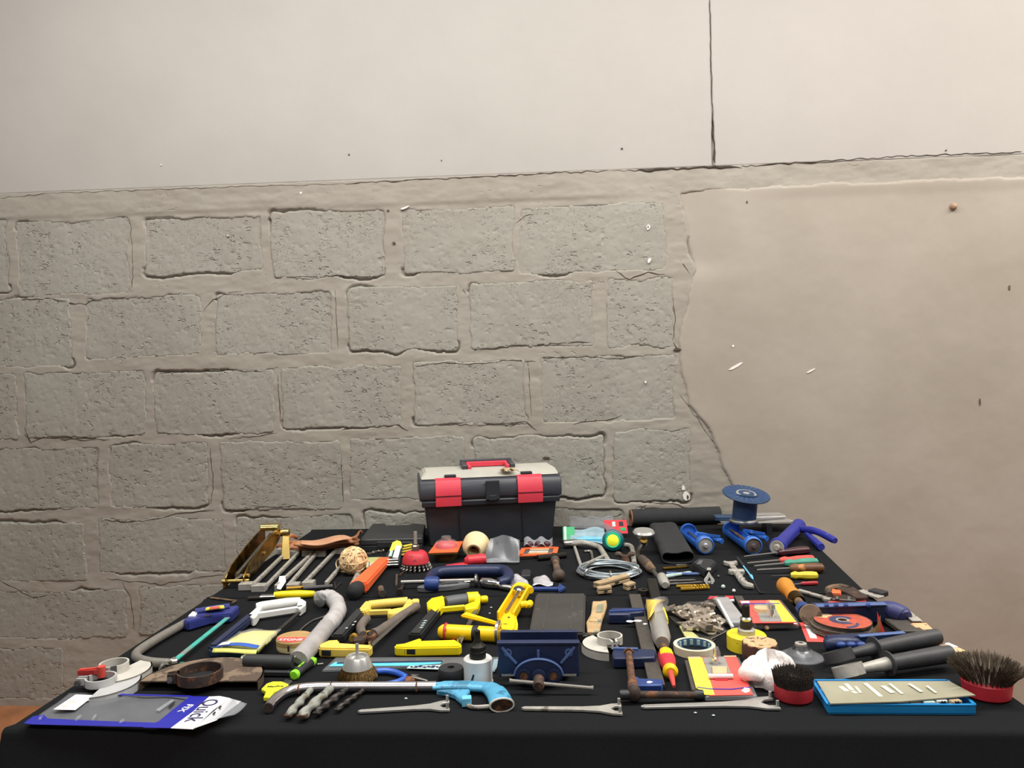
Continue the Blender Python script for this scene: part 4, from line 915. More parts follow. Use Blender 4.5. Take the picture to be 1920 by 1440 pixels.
wrench_path('thin black cord leading from the needle file to the table seam', [(1413, 1089), (1424, 1110), (1432, 1111)], .002, 'black_plastic', name='cord', cat='cord')
for lab, px, py, r, m in (('tiny white bead near the hooked wrench end', 1376, 1111, .005, 'white_plastic'), ('small clear bead in front of the rubber block', 1356, 1104, .006, 'ice_card'), ('tiny clear bead beside the rubber block', 1347, 1083, .004, 'grey_plastic'), ('small pale bead beside the yellow hole saw', 1438, 1182, .006, 'kraft')):
    p = TP(px, py); solo('bead', lab, 'bead', G().ball(p+V(0, 0, r), r, 10, 6), m, (px, py))

# screwdrivers
screwdriver('screwdriver with a dark maroon handle, farthest in the row', (1395, 1050), (1461, 1044), (1518, 1039), .0035, .014, 'chrome', 'maroon')
screwdriver('screwdriver with a red handle behind the green one', (1401, 1062), (1466, 1059), (1527, 1054), .004, .012, 'chrome', 'red_lever')
screwdriver('screwdriver with a green handle', (1414, 1068), (1474, 1065), (1534, 1061), .004, .013, 'chrome', 'green_handle')
screwdriver('screwdriver with a brown wooden handle', (1419, 1076), (1482, 1074), (1545, 1074), .0035, .015, 'chrome', 'brown_wood', 'round')
screwdriver('stubby screwdriver with a translucent yellow handle', (1446, 1086), (1485, 1086), (1534, 1087), .0025, .012, 'dark_steel', 'yellow_screw')
screwdriver('small slim screwdriver with a red handle in front of the row', (1484, 1099), (1505, 1099), (1534, 1097), .0018, .006, 'chrome', 'red_dark')

# big blue clamp and small parts
t = Th('c_clamp', 'large dark blue C clamp lying on its side', 'clamp', (800, 1097)); h = .034
g = G(); pth = curve([t.l(806, 1094, .02), t.l(808, 1082, .022), t.l(822, 1074, .024), t.l(860, 1071, .026), t.l(930, 1070, .026), t.l(950, 1074, .026), t.l(952, 1086, .024), t.l(935, 1093, .02)], 6)
g.tube(pth, [.014+.005*math.sin(math.pi*i/(len(pth)-1)) for i in range(len(pth))], 12); t.part('frame', g, 'navy_paint', ang=1)
t.part('boss', G().lathe([(.018, 0), (.021, .006), (.021, .034), (.018, .04)], t.l(797, 1095, .022), V(1, .02, 0), 16), 'blue_paint')
t.part('screw', G().tube([t.l(752, 1092, .02), t.l(889, 1088, .02)], .006, 10), 'steel')
t.part('pad', G().lathe([(.010, 0), (.018, .003), (.018, .008), (.012, .012)], t.l(889, 1088, .02), V(1, .03, 0), 16), 'steel_dull')
A, B = TP(743, 1101), TP(744, 1080); solo('steel_pin', 'thin upright-pointing pin beside the C clamp screw', 'pin', G().tube([A+V(0, 0, .004), B+V(0, 0, .004)], .0038, 8), 'iron_brown', (743, 1101))
t = Th('bolt', 'dark bolt in front of the C clamp screw end', 'bolt', (749, 1117), to=(758, 1097)); t.part('shank', G().tube([(.01, 0, .006), (t.L, 0, .006)], .005, 8), 'dark_steel'); t.part('head', G().lathe([(.010, 0), (.010, .010)], (0, 0, .010), (1, 0, 0), 6), 'dark_steel')
t = Th('bolt', 'stubby greenish bolt behind the worn yellow hacksaw', 'bolt', (717, 1121), to=(714, 1108)); t.part('shank', G().tube([(.01, 0, .008), (t.L, 0, .008)], .0085, 10), 'iron_brown'); t.part('head', G().lathe([(.011, 0), (.011, .012)], (0, 0, .011), (1, 0, 0), 6), 'steel_dull')
p = TP(749, 1080); solo('steel_pin', 'short bright pin under the red knotted brush', 'pin', G().tube([TP(749, 1080, .003), TP(760, 1070, .003)], .0035, 8), 'steel', (749, 1080))
t = Th('utility_knife', 'grey plastic utility knife behind the bright yellow hacksaw', 'knife', (781, 1111), to=(884, 1102)); L = t.L
t.part('body', G().prism([V(0, 0, 0), V(.02, .014, 0), V(L*.9, .018, 0), V(L, .008, 0), V(L*.96, -.008, 0), V(L*.6, -.018, 0), V(.02, -.014, 0)], 0, .018), 'grey_plastic', bevel=.003)
t.part('slider', G().box((L*.6, .0, .019), (.05, .010, .006)), 'black_plastic', bevel=.001); t.part('collar', G().box((L*.92, .002, .0195), (.018, .018, .004)), 'steel', bevel=.001)
t = Th('chrome_punch', 'bright chrome punch beside the utility knife', 'punch', (903, 1101), to=(962, 1110)); L = t.L
t.part('head', G().lathe([(.011, 0), (.014, .004), (.015, L*.3), (.011, L*.55), (.008, L*.6)], (0, 0, .015), (1, 0, 0), 16), 'chrome'); t.part('tip', G().lathe([(.008, 0), (.009, .004), (.009, L*.3), (.004, L*.4)], (L*.6, 0, .010), (1, 0, 0), 12), 'steel')
for lab, px, py, w_ in (('crumpled white foil packet nearest the blue C clamp', 969, 1094, .034), ('crumpled silver foil packet nearest the ball-ended bar', 1017, 1094, .030)):
    p = TP(px, py); g = G().grid(lambda a, b: (p.x+w_*2*(a-.5)*(1-.2*b)+.004*math.sin(b*5), p.y-.03+.06*b, TZ+.004+.014*math.sin(a*3.1)*b+.0035*math.sin(a*7+b*9+px)), 14, 10, .002); solo('foil_packet', lab, 'packet', g, 'foil', (px, py), 'foil packets', ang=2)
p = TP(987, 1079); solo('rubber_stop', 'small black rubber stop behind the white foil packet', 'stop', G().prism(arc((p.x, p.y), .014, 0, math.pi, 8)+[V(p.x-.014, p.y-.06, 0), V(p.x+.014, p.y-.06, 0)], TZ, TZ+.016), 'rubber', (987, 1079), bevel=.002)
t = Th('ball_bar', 'short rusty bar with rounded ends behind the black plate', 'bar', (1048, 1090), to=(1041, 1060)); L = t.L
t.part('shaft', G().tube([(.01, 0, .016), (L, 0, .015)], .011, 12), 'iron_brown'); t.part('ball', G().ball((0, 0, .019), .019, 16, 10), 'iron_brown'); t.part('knob', G().lathe([(.010, 0), (.015, .006), (.015, .018), (.010, .024)], (L-.012, 0, .0155), (1, 0, 0), 14), 'iron_brown')
t = Th('blue_hook', 'blue rod with an arrow-shaped end behind the black plate', 'hook', (986, 1108), to=(1061, 1108)); L = t.L
t.part('rod', G().bar((0, 0, .006), (L*.85, 0, .006), .014, .008), 'blue_paint', bevel=.001); t.part('arrow_end', G().prism([V(L*.83, .045, 0), V(L, 0, 0), V(L*.83, -.035, 0), V(L*.80, 0, 0)], .002, .011), 'blue_paint', bevel=.001)
# silver tube with gold end near the bars
t = Th('tyre_gauge', 'slim silver tube with a gold end in front of the grey bars', 'gauge', (538, 1110), to=(624, 1104)); L = t.L
t.part('end', G().tube([(0, 0, .008), (L*.36, 0, .008)], .0075, 10), 'brass'); t.part('tube', G().tube([(L*.36, 0, .008), (L, 0, .008)], .0055, 10), 'chrome')
for lab, a, b in (('dark nail standing askew beside the taped pipe', (627, 1106), (640, 1094)), ('dark nail crossing its twin beside the taped pipe', (629, 1104), (627, 1093))):
    A, B = TP(*a), TP(*b); solo('nail', lab, 'nail', G().tube([A+V(0, 0, .002), B+V(0, 0, .003)], .0025, 6), 'dark_steel', a, 'nails by the pipe')
wrench_path('thin hex key at the table edge behind the blue-handled hacksaw', [(395, 1121), (436, 1126), (442, 1127), (434, 1131)], .0032, 'iron_brown', n=3)

# ================================================================ NEAR TABLE, end nearest the plastic bag
# blue handled hacksaw
def wingnut(t, x, y, parent=None, h=.014, s=1.0):
    c = t.l(x, y, h); g = G().lathe([(.007*s, 0), (.006*s, .012*s)], c-V(0, 0, .006*s), (0, 0, 1), 10)
    for d in (-1, 1): g.tube(curve([c+V(0, d*.004*s, .002), c+V(d*.004, d*.014*s, .006), c+V(d*.006, d*.018*s, -.004)], 3), .0038*s, 8)
    return t.part('wing_nut', g, 'steel', parent)
t = Th('hacksaw', 'hacksaw with blue plastic handle, grey tube frame and teal blade', 'hacksaw', (320, 1248), group='hacksaws'); H = .022
t.part('frame', G().tube(curve([t.l(348, 1168, .013), t.l(300, 1195, .013), t.l(264, 1218, .013), t.l(255, 1229, .013), t.l(263, 1237, .013), t.l(285, 1242, .013), t.l(318, 1244, .013)], 6), .0105, 12), 'tube_grey')
hd = t.part('handle', G().prism(t.P([(343, 1163), (352, 1154), (372, 1147), (448, 1134), (446, 1139), (434, 1150), (425, 1151), (395, 1154), (352, 1166)], H+.004), .003, H+.004), 'navy_plastic', bevel=.003, seg=2)
t.part('grip_slot', G().prism(t.P([(373, 1154), (396, 1150), (398, 1153), (376, 1157)], H+.0052), .0235, H+.0052), 'ink', hd)
t.part('ridge', G().tube(curve([t.l(366, 1147, .030), t.l(400, 1141, .031), t.l(430, 1137, .030)], 4), .008, 8), 'navy_plastic', hd)
t.part('sticker', G().prism(t.P([(385, 1143), (388, 1138), (419, 1135), (421, 1139)], .037), .0345, .0375), 'yellow_card', hd, 'yellow sticker with a red middle')
t.part('sticker_print', G().prism(t.P([(392, 1142), (394, 1138), (412, 1136), (413, 1140)], .0378), .0372, .0379), 'red_card', hd)
t.part('paper_label', G().prism(t.P([(353, 1155), (361, 1147), (371, 1146), (366, 1155)], .029), .026, .0295), 'white_paper', hd, 'white paper label')
t.part('blade', G().bar(t.l(427, 1158, .016), t.l(325, 1240, .014), .012, .0025), 'teal_blade')
wingnut(t, 316, 1246, s=1.2); t.part('tension_rod', G().tube([t.l(310, 1245, .014), t.l(332, 1241, .014)], .008, 10), 'steel_dull')

# white handled hacksaw
t = Th('hacksaw', 'hacksaw with white handle and dark blue frame partly under yellow gloves', 'hacksaw', (470, 1236), group='hacksaws'); h = .016
hd = t.part('handle', G().tube(curve([t.l(480, 1140, h), t.l(520, 1134, h), t.l(563, 1128, h)], 5), [.012, .014, .015, .015, .015, .015, .015, .015, .014, .013, .012], 12), 'white_plastic')
t.part('heel', G().prism(t.P([(464, 1153), (484, 1135), (494, 1134), (480, 1156), (474, 1159)], .024), .002, .024), 'white_plastic', hd, bevel=.002)
t.part('guard', G().bar(t.l(477, 1155, .014), t.l(568, 1141, .014), .012, .016), 'white_plastic', hd, bevel=.002)
t.part('toe', G().prism(t.P([(558, 1126), (566, 1122), (574, 1127), (573, 1134), (562, 1142), (556, 1138)], .022), .002, .022), 'white_plastic', hd, bevel=.002)
t.part('frame', G().bar(t.l(470, 1158, .014), t.l(398, 1218, .014), .022, .020), 'navy_saw', bevel=.004, seg=2)
t.part('nose', G().bar(t.l(393, 1222, .013), t.l(476, 1228, .013), .020, .022), 'navy_saw', bevel=.005, seg=2)
t.part('blade', G().bar(t.l(561, 1148, .016), t.l(472, 1226, .014), .010, .003), 'dark_steel')
wingnut(t, 464, 1232, s=1.15); t.part('tension_rod', G().tube([t.l(458, 1234, .014), t.l(478, 1227, .014)], .006, 8), 'steel')

# pack of yellow gloves
t = Th('glove_pack', 'clear pack of yellow gloves with a blue and white header', 'glove pack', (440, 1218))
P = t.P([(399, 1216), (484, 1218), (528, 1178), (505, 1174), (470, 1180), (448, 1182)], .032); a, b, c, d = P[0], P[1], P[2], P[5]
def quad(u, v, hz): q = (a*(1-u)+b*u)*(1-v)+(d*(1-u)+c*u)*v; return V(q.x, q.y, hz)
t.part('gloves', G().grid(lambda u, v: quad(.08+.84*u, .16+.78*v, .030+.016*math.sin(math.pi*u)*math.sin(math.pi*min(1, v*1.05))+.0015*math.sin(u*5+v*5)), 18, 14, .012), 'yellow_glove', ang=2)
t.part('film', G().grid(lambda u, v: quad(u, v, .030+.020*math.sin(math.pi*u)*math.sin(math.pi*v)+.001*math.sin(u*7+v*6)), 20, 14, .0012), 'blister', ang=2)
t.part('header', G().grid(lambda u, v: quad(.03+.92*u, .015+.13*v, .034+.006*math.sin(math.pi*u)), 12, 3, .0012), 'blue_plastic', ang=2, label='blue header strip')
t.part('header_panel', G().grid(lambda u, v: quad(.10+.24*u, .02+.16*v, .0365+.006*math.sin(math.pi*(.1+.24*u))), 6, 3, .0012), 'white_print', ang=2, label='white panel of the header')
t.part('edge_fold', G().grid(lambda u, v: quad(u*.97, -.035+.05*v, .026+.006*v+.001*math.sin(u*5)), 12, 3, .0015), 'yellow_glove', ang=2)

# slim yellow brush, taped pipe, wire
t = Th('slim_file', 'slim tool with yellow handle and dark flat blade behind the white hacksaw', 'file', (465, 1125), to=(592, 1121)); L = t.L; c = t.l(516, 1122).x
t.part('blade', G().bar((0, 0, .006), (c, 0, .007), .020, .004), 'dark_steel'); t.part('ferrule', G().bar((c-.04, 0, .008), (c+.005, 0, .008), .022, .009), 'steel', bevel=.002)
t.part('handle', G().lathe([(.009, 0), (.011, .02), (.012, (L-c)*.6), (.009, (L-c)*.93), (.004, L-c)], (c, 0, .0115), (1, 0, 0), 12), 'yellow')
t = Th('taped_pipe', 'bent grey pipe wrapped in tape, shaped like a walking stick', 'pipe', (556, 1246)); R = .021
pts = curve([t.l(598, 1124, R), t.l(613, 1120, R), t.l(627, 1126, R), t.l(634, 1142, R), t.l(626, 1160, R), t.l(611, 1177, R)], 7)
rr = [R*(1+.05*math.sin(i*2.1)+.04*math.sin(i*.9)) for i in range(len(pts))]; t.part('wrapping', G().tube(pts, rr, 16), 'grey_tape_light', ang=1.2, label='shiny wrinkled tape')
t.part('bag_end', G().grid(lambda a, b: t.l(588+26*a, 1124-17*b*(1-.4*a), .022+.018*math.sin(math.pi*a)+.006*math.sin(a*11+b*7)), 12, 8, .002), 'film_grey', ang=2)
t.part('shaft', G().tube(curve([t.l(612, 1176, R), t.l(596, 1196, R), t.l(576, 1219, R), t.l(558, 1240, R)], 5), [R]*12+[R*1.03, R*1.06, R*1.06, R*1.04], 16), 'grey_tape')
o = wrench_path('thin bent silver wire beside the taped pipe', [(619, 1150), (606, 1157), (588, 1163), (572, 1174), (562, 1184), (564, 1189), (578, 1191)], .0025, 'steel', name='wire_piece', cat='wire')

# round tin and key tab
t = Th('round_tin', 'round orange-tan tin with a red printed arc, beside the taped pipe', 'tin', (553, 1214), h=.012); R = .040
t.part('tin', G().lathe([(R*.97, 0), (R, .003), (R, .020), (R*.96, .023), (.004, .023)], n=44), 'tape_tan')
t.part('lid', G().lathe([(R*1.01, .012), (R*1.02, .022), (R*.97, .025), (.004, .025)], n=44), 'tin_tan', label='worn tan lid')
pp = [V(R*.96*math.cos(a), R*.96*math.sin(a), 0) for a in [math.pi*(1.06+.88*i/20) for i in range(21)]]
t.part('red_arc', G().prism(pp, .025, .0262), 'red_card', label='red printed arc'); t.text('STONE', (-.026, -.0315, 0), (.026, -.0315, 0), 'white_print', .0268, 1.0, bold=.004)
t.part('label_mark', G().box((0, -R*1.01, .012), (.004, .004, .012)), 'rust_dark')
t = Th('key_plate', 'rusty flat steel plate with an eye under the round tin', 'plate', (540, 1236))
t.part('plate', G().ring(t.l(530, 1236, .001), .006, .016, .005, n=24).bar(t.l(536, 1234, .004), t.l(572, 1226, .004), .026, .005), 'rust', bevel=0)
t.part('block', G().box(t.l(550, 1221, .006), (.05, .05, .011)), 'rust_dark', bevel=.001)

# black bar with loose teal blade
t = Th('black_bar', 'black tubular bar lying across a teal blade', 'bar', (462, 1262), to=(550, 1264)); L = t.L
t.part('tube', G().lathe([(.010, -.004), (.0145, 0), (.0145, L-.004), (.012, L)], (0, 0, .025), (1, 0, 0), 16), 'rubber'); t.part('lower_bar', G().bar((0, -.012, .007), (L, -.010, .007), .018, .013), 'black_plastic', bevel=.003)
t.part('rivet', G().lathe([(.006, 0), (.006, .004), (.003, .006)], (L*.4, -.021, .008), (0, -1, 0), 10), 'steel_dull'); t.part('bracket', G().bar((L*.96, .012, .02), (L*1.02, .018, .03), .016, .02), 'steel_dull', bevel=.002)
A, B = TP(336, 1245), TP(592, 1246); solo('saw_blade', 'teal hacksaw blade passing under the black bar', 'saw blade', G().bar(A+V(0, 0, .0015), B+V(0, 0, .0015), .013, .002), 'teal_blade', (336, 1245))
A, B = TP(592, 1247), TP(606, 1246); solo('metal_hook', 'tiny grey hook beyond the teal blade end', 'hook', G().tube([A+V(.004, 0, .002), B+V(0, 0, .002)], .0022, 6), 'steel_dull', (592, 1247))
A, B = TP(358, 1249), TP(384, 1247); solo('paper_scrap', 'small white scrap behind the brown grinder guard', 'scrap', G().bar(A+V(0, 0, .006), B+V(0, 0, .006), .012, .002), 'kraft', (358, 1249))

# yellow hacksaws
def yellow_hacksaw(label, m, fm, g0, g1, kn, heel, low, toe, fr, bot, boty, win, blade, grip=None, rg=.0125, knobx=None):
    t = Th('hacksaw', label, 'hacksaw', (bot[0][0], bot[0][1]+12), group='hacksaws'); h = .015
    hd = t.part('handle', G().tube(curve([t.l(*g0, h), t.l((g0[0]+g1[0])/2, (g0[1]+g1[1])/2-.4, h), t.l(*g1, h)], 5), [rg]*11, 12), grip or m)
    t.part('heel', G().prism(t.P(heel, .024), .002, .024), m, hd, bevel=.003, seg=2)
    t.part('guard', G().bar(t.l(*low[0], .013), t.l(*low[1], .013), .010, .014), m, hd, bevel=.002)
    t.part('toe', G().prism(t.P(toe, .024), .002, .024), m, hd, bevel=.0025)
    t.part('knob', G().lathe([(.007, 0), (.010, .004), (.010, .016), (.007, .02)], t.l(*kn, .014), t.l(kn[0]+10, kn[1]-.5, .014)-t.l(*kn, .014), 12), m, hd)
    t.part('frame', G().bar(t.l(*fr[0], .013), t.l(*fr[1], .013), .027, .021, .030), fm, bevel=.004, seg=2)
    b = t.part('nose', G().prism(t.P(bot, .022), .001, .022), m, bevel=.003, seg=2)
    q0, q1 = t.l(*win[0], .012), t.l(*win[1], .012); t.part('nose_window', G().bar(q0, q1, .006, .011), 'ink_black', b)
    t.part('blade', G().bar(t.l(*blade[0], .016), t.l(*blade[1], .014), .011, .0025), 'steel_dull')
    q = t.l(*blade[1], .015); t.part('pin', G().lathe([(.004, 0), (.004, .012)], q, (0, 0, 1), 8), 'steel'); return t
t = yellow_hacksaw('hacksaw with a worn pale yellow handle and nose, black frame', 'yellow_worn', 'black_plastic', (692, 1135), (764, 1128), (772, 1130),
    [(673, 1140), (684, 1127), (697, 1126), (694, 1141), (685, 1146), (674, 1146)], [(685, 1149), (734, 1147)], [(726, 1143), (754, 1138), (766, 1121), (775, 1125), (770, 1139), (740, 1150), (727, 1150)],
    [(677, 1148), (632, 1199)], [(635, 1199), (616, 1200), (600, 1207), (596, 1211), (599, 1215), (640, 1216), (694, 1216), (699, 1209), (636, 1205)], 0, [(604, 1223.5), (620, 1224.5)], [(769, 1146), (694, 1213)])
for x, y in ((664, 1166), (660, 1172), (648, 1178)): t.part('paint_fleck', G().bar(t.l(x, y, .0242), t.l(x+4, y-1, .0242), .003, .001), 'white_paper')
t = yellow_hacksaw('hacksaw with bright yellow handle, dark grey grip and black frame', 'yellow', 'black_plastic', (836, 1130), (880, 1124), (901, 1124),
    [(800, 1128), (808, 1121), (832, 1116), (834, 1132), (824, 1142), (816, 1148), (802, 1139)], [(818, 1144), (872, 1139)], [(870, 1134), (889, 1127), (893, 1112), (901, 1114), (900, 1128), (896, 1137), (873, 1142)],
    [(817, 1148), (777, 1196)], [(790, 1195), (788, 1201), (854, 1199), (866, 1207), (863, 1212), (760, 1214), (740, 1213), (740, 1208), (757, 1206)], 0, [(759, 1221.5), (779, 1221.5)], [(893, 1143), (860, 1208)], grip='grey_plastic', rg=.017)
t.part('cuff', G().lathe([(.019, 0), (.018, .03)], t.l(876, 1124, .016), t.l(896, 1122, .016)-t.l(876, 1124, .016), 14), 'yellow')
for k in range(4): t.part('frame_print', G().bar(t.l(787+k*2.4, 1177-k*4.2, .0242), t.l(793+k*2.4, 1176-k*4.2, .0242), .005, .0008), 'ice_card')

# rusty pincers
t = Th('pincers', 'rusty pincers lying inside the worn yellow hacksaw', 'pincers', (685, 1200)); h = .014
t.part('handle', G().tube(curve([t.l(782, 1137, h), t.l(765, 1147, h), t.l(738, 1165, h), t.l(716, 1181, h), t.l(700, 1190, h)], 5), [.011]*13+[.012]*5+[.013]*3, 12), 'grip_grey')
t.part('handle', G().tube(curve([t.l(688, 1160, h), t.l(681, 1167, h), t.l(676, 1178, h), t.l(681, 1192, h)], 5), .011, 12), 'grip_grey')
t.part('jaw', G().prism(t.P([(694, 1194), (706, 1188), (702, 1180), (690, 1184), (682, 1190)], .02), .001, .02), 'rust', bevel=.003)
t.part('jaw', G().prism(t.P([(661, 1200), (680, 1198), (690, 1192), (676, 1190), (662, 1193)], .018), .001, .018), 'rust_dark', bevel=.003)
for x, y in ((664, 1197), (691, 1192)): t.part('jaw_face', G().lathe([(.012, 0), (.011, .005), (.002, .006)], t.l(x, y, .013), V(-.2, -.7, .6), 16), 'brass')
t.part('rivet', G().lathe([(.007, 0), (.005, .004)], t.l(693, 1188, .022), (0, 0, 1), 10), 'dark_steel')

# yellow caulking gun
t = Th('caulking_gun', 'bright yellow caulking gun with an open trigger beside the black plate', 'caulking gun', (900, 1196)); R = .0175
a, b = t.l(823, 1184, R), t.l(934, 1190, R); d = b-a
bar_ = t.part('barrel', G().lathe([(R*.6, 0), (R*.95, .008), (R, .02), (R, d.length)], a, d, 24), 'yellow_gun')
for f, m in ((.58, 'ink_black'),): t.part('strap', G().lathe([(R*1.02, 0), (R*1.03, .002), (R*1.03, .012), (R*1.02, .014)], a+d*f, d, 24), m, bar_)
t.part('string', G().tube([a+d*.12+V(R*1.06*math.cos(q)*.1, R*1.06*math.cos(q), R*1.06*math.sin(q)) for q in [2*math.pi*i/14 for i in range(14)]], .003, 6, closed=True), 'red_worn', label='red string tied round the barrel')
t.part('string_end', G().tube(curve([a+d*.13+V(0, -R, .012), t.l(834, 1190, .006), t.l(846, 1198, .004), t.l(853, 1203, .004)], 5), .003, 6), 'red_worn')
t.part('ring', G().lathe([(R*1.25, 0), (R*1.5, .002), (R*1.5, .008), (R*1.25, .010)], b+V(0, 0, .006)-d.normalized()*.004, d, 24), 'chrome_worn', label='steel ring at the barrel end')
bd = t.part('body', G().prism(t.P([(936, 1180), (933, 1168), (942, 1151), (956, 1145), (968, 1151), (971, 1166), (969, 1178), (962, 1184)], .036), .002, .036), 'yellow_gun', bevel=.006, seg=3)
t.part('slot', G().bar(t.l(944, 1170, .0362), t.l(951, 1170, .0362), .003, .001), 'ink_black', bd)
t.part('rivet', G().lathe([(.003, 0), (.002, .002)], t.l(954, 1158, .0362), (0, 0, 1), 8), 'ink_black', bd)
t.part('trigger', G().bar(t.l(934, 1170, .028), t.l(868, 1152, .040), .012, .008, .026), 'yellow_gun', bevel=.003, seg=2)
c0, c1 = t.l(948, 1156, .03), t.l(977, 1107, .034); dd = (c1-c0).normalized(); sd = dd.cross(ZU).normalized()
for s in (-1, 1): t.part('side_rail', G().bar(c0+sd*s*.019, c1+sd*s*.019, .006, .024), 'yellow_gun', bevel=.002)
t.part('channel', G().bar(c0-V(0, 0, .010), c1-V(0, 0, .010), .038, .004), 'yellow_gun')
t.part('hook', G().tube(curve([c1-sd*.019, c1-sd*.014+dd*.035, c1+sd*.012+dd*.03, c1+sd*.026+dd*.002], 6), [.011]*10+[.009]*9, 10), 'yellow_gun')
t.part('hook', G().tube(curve([c0+(c1-c0)*.42+sd*.019, c0+(c1-c0)*.46+sd*.034, t.l(990, 1135, .03), t.l(994, 1131, .03)], 5), .009, 10), 'yellow_gun')
t.part('rod', G().tube([c0+dd*.01+V(0, 0, .008), c1+V(0, 0, .006)], .0045, 8), 'steel')
t.part('plunger', G().lathe([(.016, 0), (.017, .003), (.010, .006), (.008, .016)], c1-dd*.03+V(0, 0, .006), -dd, 18), 'chrome')

# black plate, cork scrap
t = Th('cover_plate', 'dark scuffed square plate behind the blue vice', 'plate', (1045, 1196)); P = t.P([(992, 1184), (1096, 1186), (1098, 1112), (1005, 1112)], .022)
t.part('plate', G().prism(P, .012, .022), 'plate_dark', bevel=.004, seg=2); t.part('base', G().prism([p*.97+V(0, .005, 0) for p in P], 0, .0115), 'black_plastic', bevel=.002)
for u in (.25, .75):
    p0, p1 = P[0]*(1-u)+P[1]*u, P[3]*(1-u)+P[2]*u; t.part('groove', G().bar(V(p0.x, p0.y+.02, .0222), V(p1.x, p1.y-.01, .0222), .003, .001), 'file_steel')
t.part('clip', G().box(t.l(1094, 1194, .008), (.02, .02, .014)), 'black_plastic', bevel=.002)
t = Th('cork_strip', 'torn tan strip of cork board beside the dark plate', 'cork strip', (1112, 1186))
pl = [(1101, 1184), (1099, 1166), (1108, 1150), (1111, 1127), (1124, 1127), (1137, 1125), (1138, 1134), (1132, 1152), (1128, 1164), (1124, 1184)]; t.part('strip', G().prism(t.P(pl, .010), .0, .010), 'tan_scrap', bevel=.002)
t.part('patch', G().prism(t.P([(1118, 1148), (1121, 1133), (1132, 1132), (1130, 1147)], .0115), .0095, .0115), 'moss_print', label='faded green patch'); t.part('fold', G().prism(t.P([(1104, 1164), (1108, 1152), (1130, 1151), (1126, 1164)], .013), .009, .013), 'tan_scrap', bevel=.0015)

# vice
t = Th('bench_vice', 'dark blue woodworking vice with a steel tommy bar', 'vice', (1011, 1284)); kx = .00107
t.part('rear_jaw', G().box((.0, .062, .044), (.160, .010, .088)).box((0, .07, .02), (.12, .10, .03)), 'navy_paint', bevel=.002)
f = t.part('front_jaw', G().box((0, 0, .052), (.160, .010, .068)).box((0, -.002, .0855), (.164, .016, .006)), 'navy_paint', bevel=.0015)
hx = [(.049*math.cos(a), .026+(.033 if math.sin(a) > 0 else .025)*math.sin(a)) for a in [2*math.pi*i/36 for i in range(36)]]
t.part('boss', G().vprism(hx, -.018, .001), 'navy_paint', f, bevel=.003, seg=2)
for r_ in (.97,):
    rim = [V(x*r_, -.0185, .026+(z-.026)*r_) for x, z in hx[:19]]; t.part('boss_rim', G().tube(rim, .0022, 6), 'blue_edge', f)
for s in (-1, 1):
    t.part('rib', G().tube([(s*.072, -.006, .078), (s*.062, -.007, .066), (s*.044, -.008, .046)], [.003, .004, .003], 6), 'blue_edge', f)
    t.part('mount_eye', G().ring((s*.060, -.004, .067), .004, .008, .004, ax=(0, -1, 0), n=18), 'blue_edge', f)
    t.part('guide_boss', G().ring((s*.029, -.017, .026), .009, .014, .006, ax=(0, -1, 0), n=20), 'navy_paint', f)
    t.part('guide_rod', G().lathe([(.0092, 0), (.0088, .004), (.002, .0045)], (s*.029, -.017, .026), (0, -1, 0), 18), 'rust', f)
    t.part('scuff', G().box((s*.061, -.0055, .0215), (.026, .001, .004)), 'steel_grey', f)
t.part('rib', G().box((0, -.008, .066), (.005, .008, .014)), 'blue_edge', f)
t.part('screw_collar', G().lathe([(.016, 0), (.015, .006), (.011, .007)], (0, -.017, .024), (0, -1, 0), 22), 'navy_paint')
t.part('screw_head', G().lathe([(.011, 0), (.0115, .034), (.009, .038), (.002, .038)], (0, -.017, .020), (0, -1, -.05), 20), 'rust_dark')
t.part('tommy_bar', G().tube([(-.056, -.044, .026), (-.050, -.044, .0255), (.098, -.046, .0125), (.105, -.046, .012)], [.0048, .0036, .0036, .005], 10), 'tube_grey')

# ---------------------------------------------------------------- front edge
# grinder guards
guard('cream painted grinder guard beside the vice, clamp ring open toward the front', (1144, 1220), .063, math.radians(125), math.radians(264), .018, .028, .018, 'cream_paint', lug=math.radians(-80))
gl = guard('grey grinder guard with a red lever, behind its twin', (215, 1273), .072, math.radians(-62), math.radians(68), .018, .0285, .018, 'cream_paint', lug=None)
t = guard('plain grey grinder guard in front of the one with the red lever', (190, 1296), .074, math.radians(-75), math.radians(35), .016, .029, .015, 'grey_paint', lug=math.radians(188))
t = gl
a, b = t.l(190, 1258, .034), t.l(147, 1260, .034)
lv = t.part('lever', G().bar(a, b, .010, .016, .014, .012), 'red_lever', label='red clamp lever', bevel=.003, seg=2)
for k in (-1, 0, 1): t.part('groove', G().bar(a*.75+b*.25+V(0, -.0068, .004*k), b*.95+a*.05+V(0, -.0070, .0035*k), .001, .0016), 'red_dark', lv)
t.part('pivot', G().lathe([(.008, -.012), (.008, .010)], a, (0, 0, 1), 12), 'red_lever', lv)
guard('large rusty brown grinder guard with a heavy clamp ring', (376, 1291), .122, math.radians(-4), math.radians(184), .019, .044, .021, 'wood_iron', lug=math.radians(200), flat=True, rm='rust_dark')

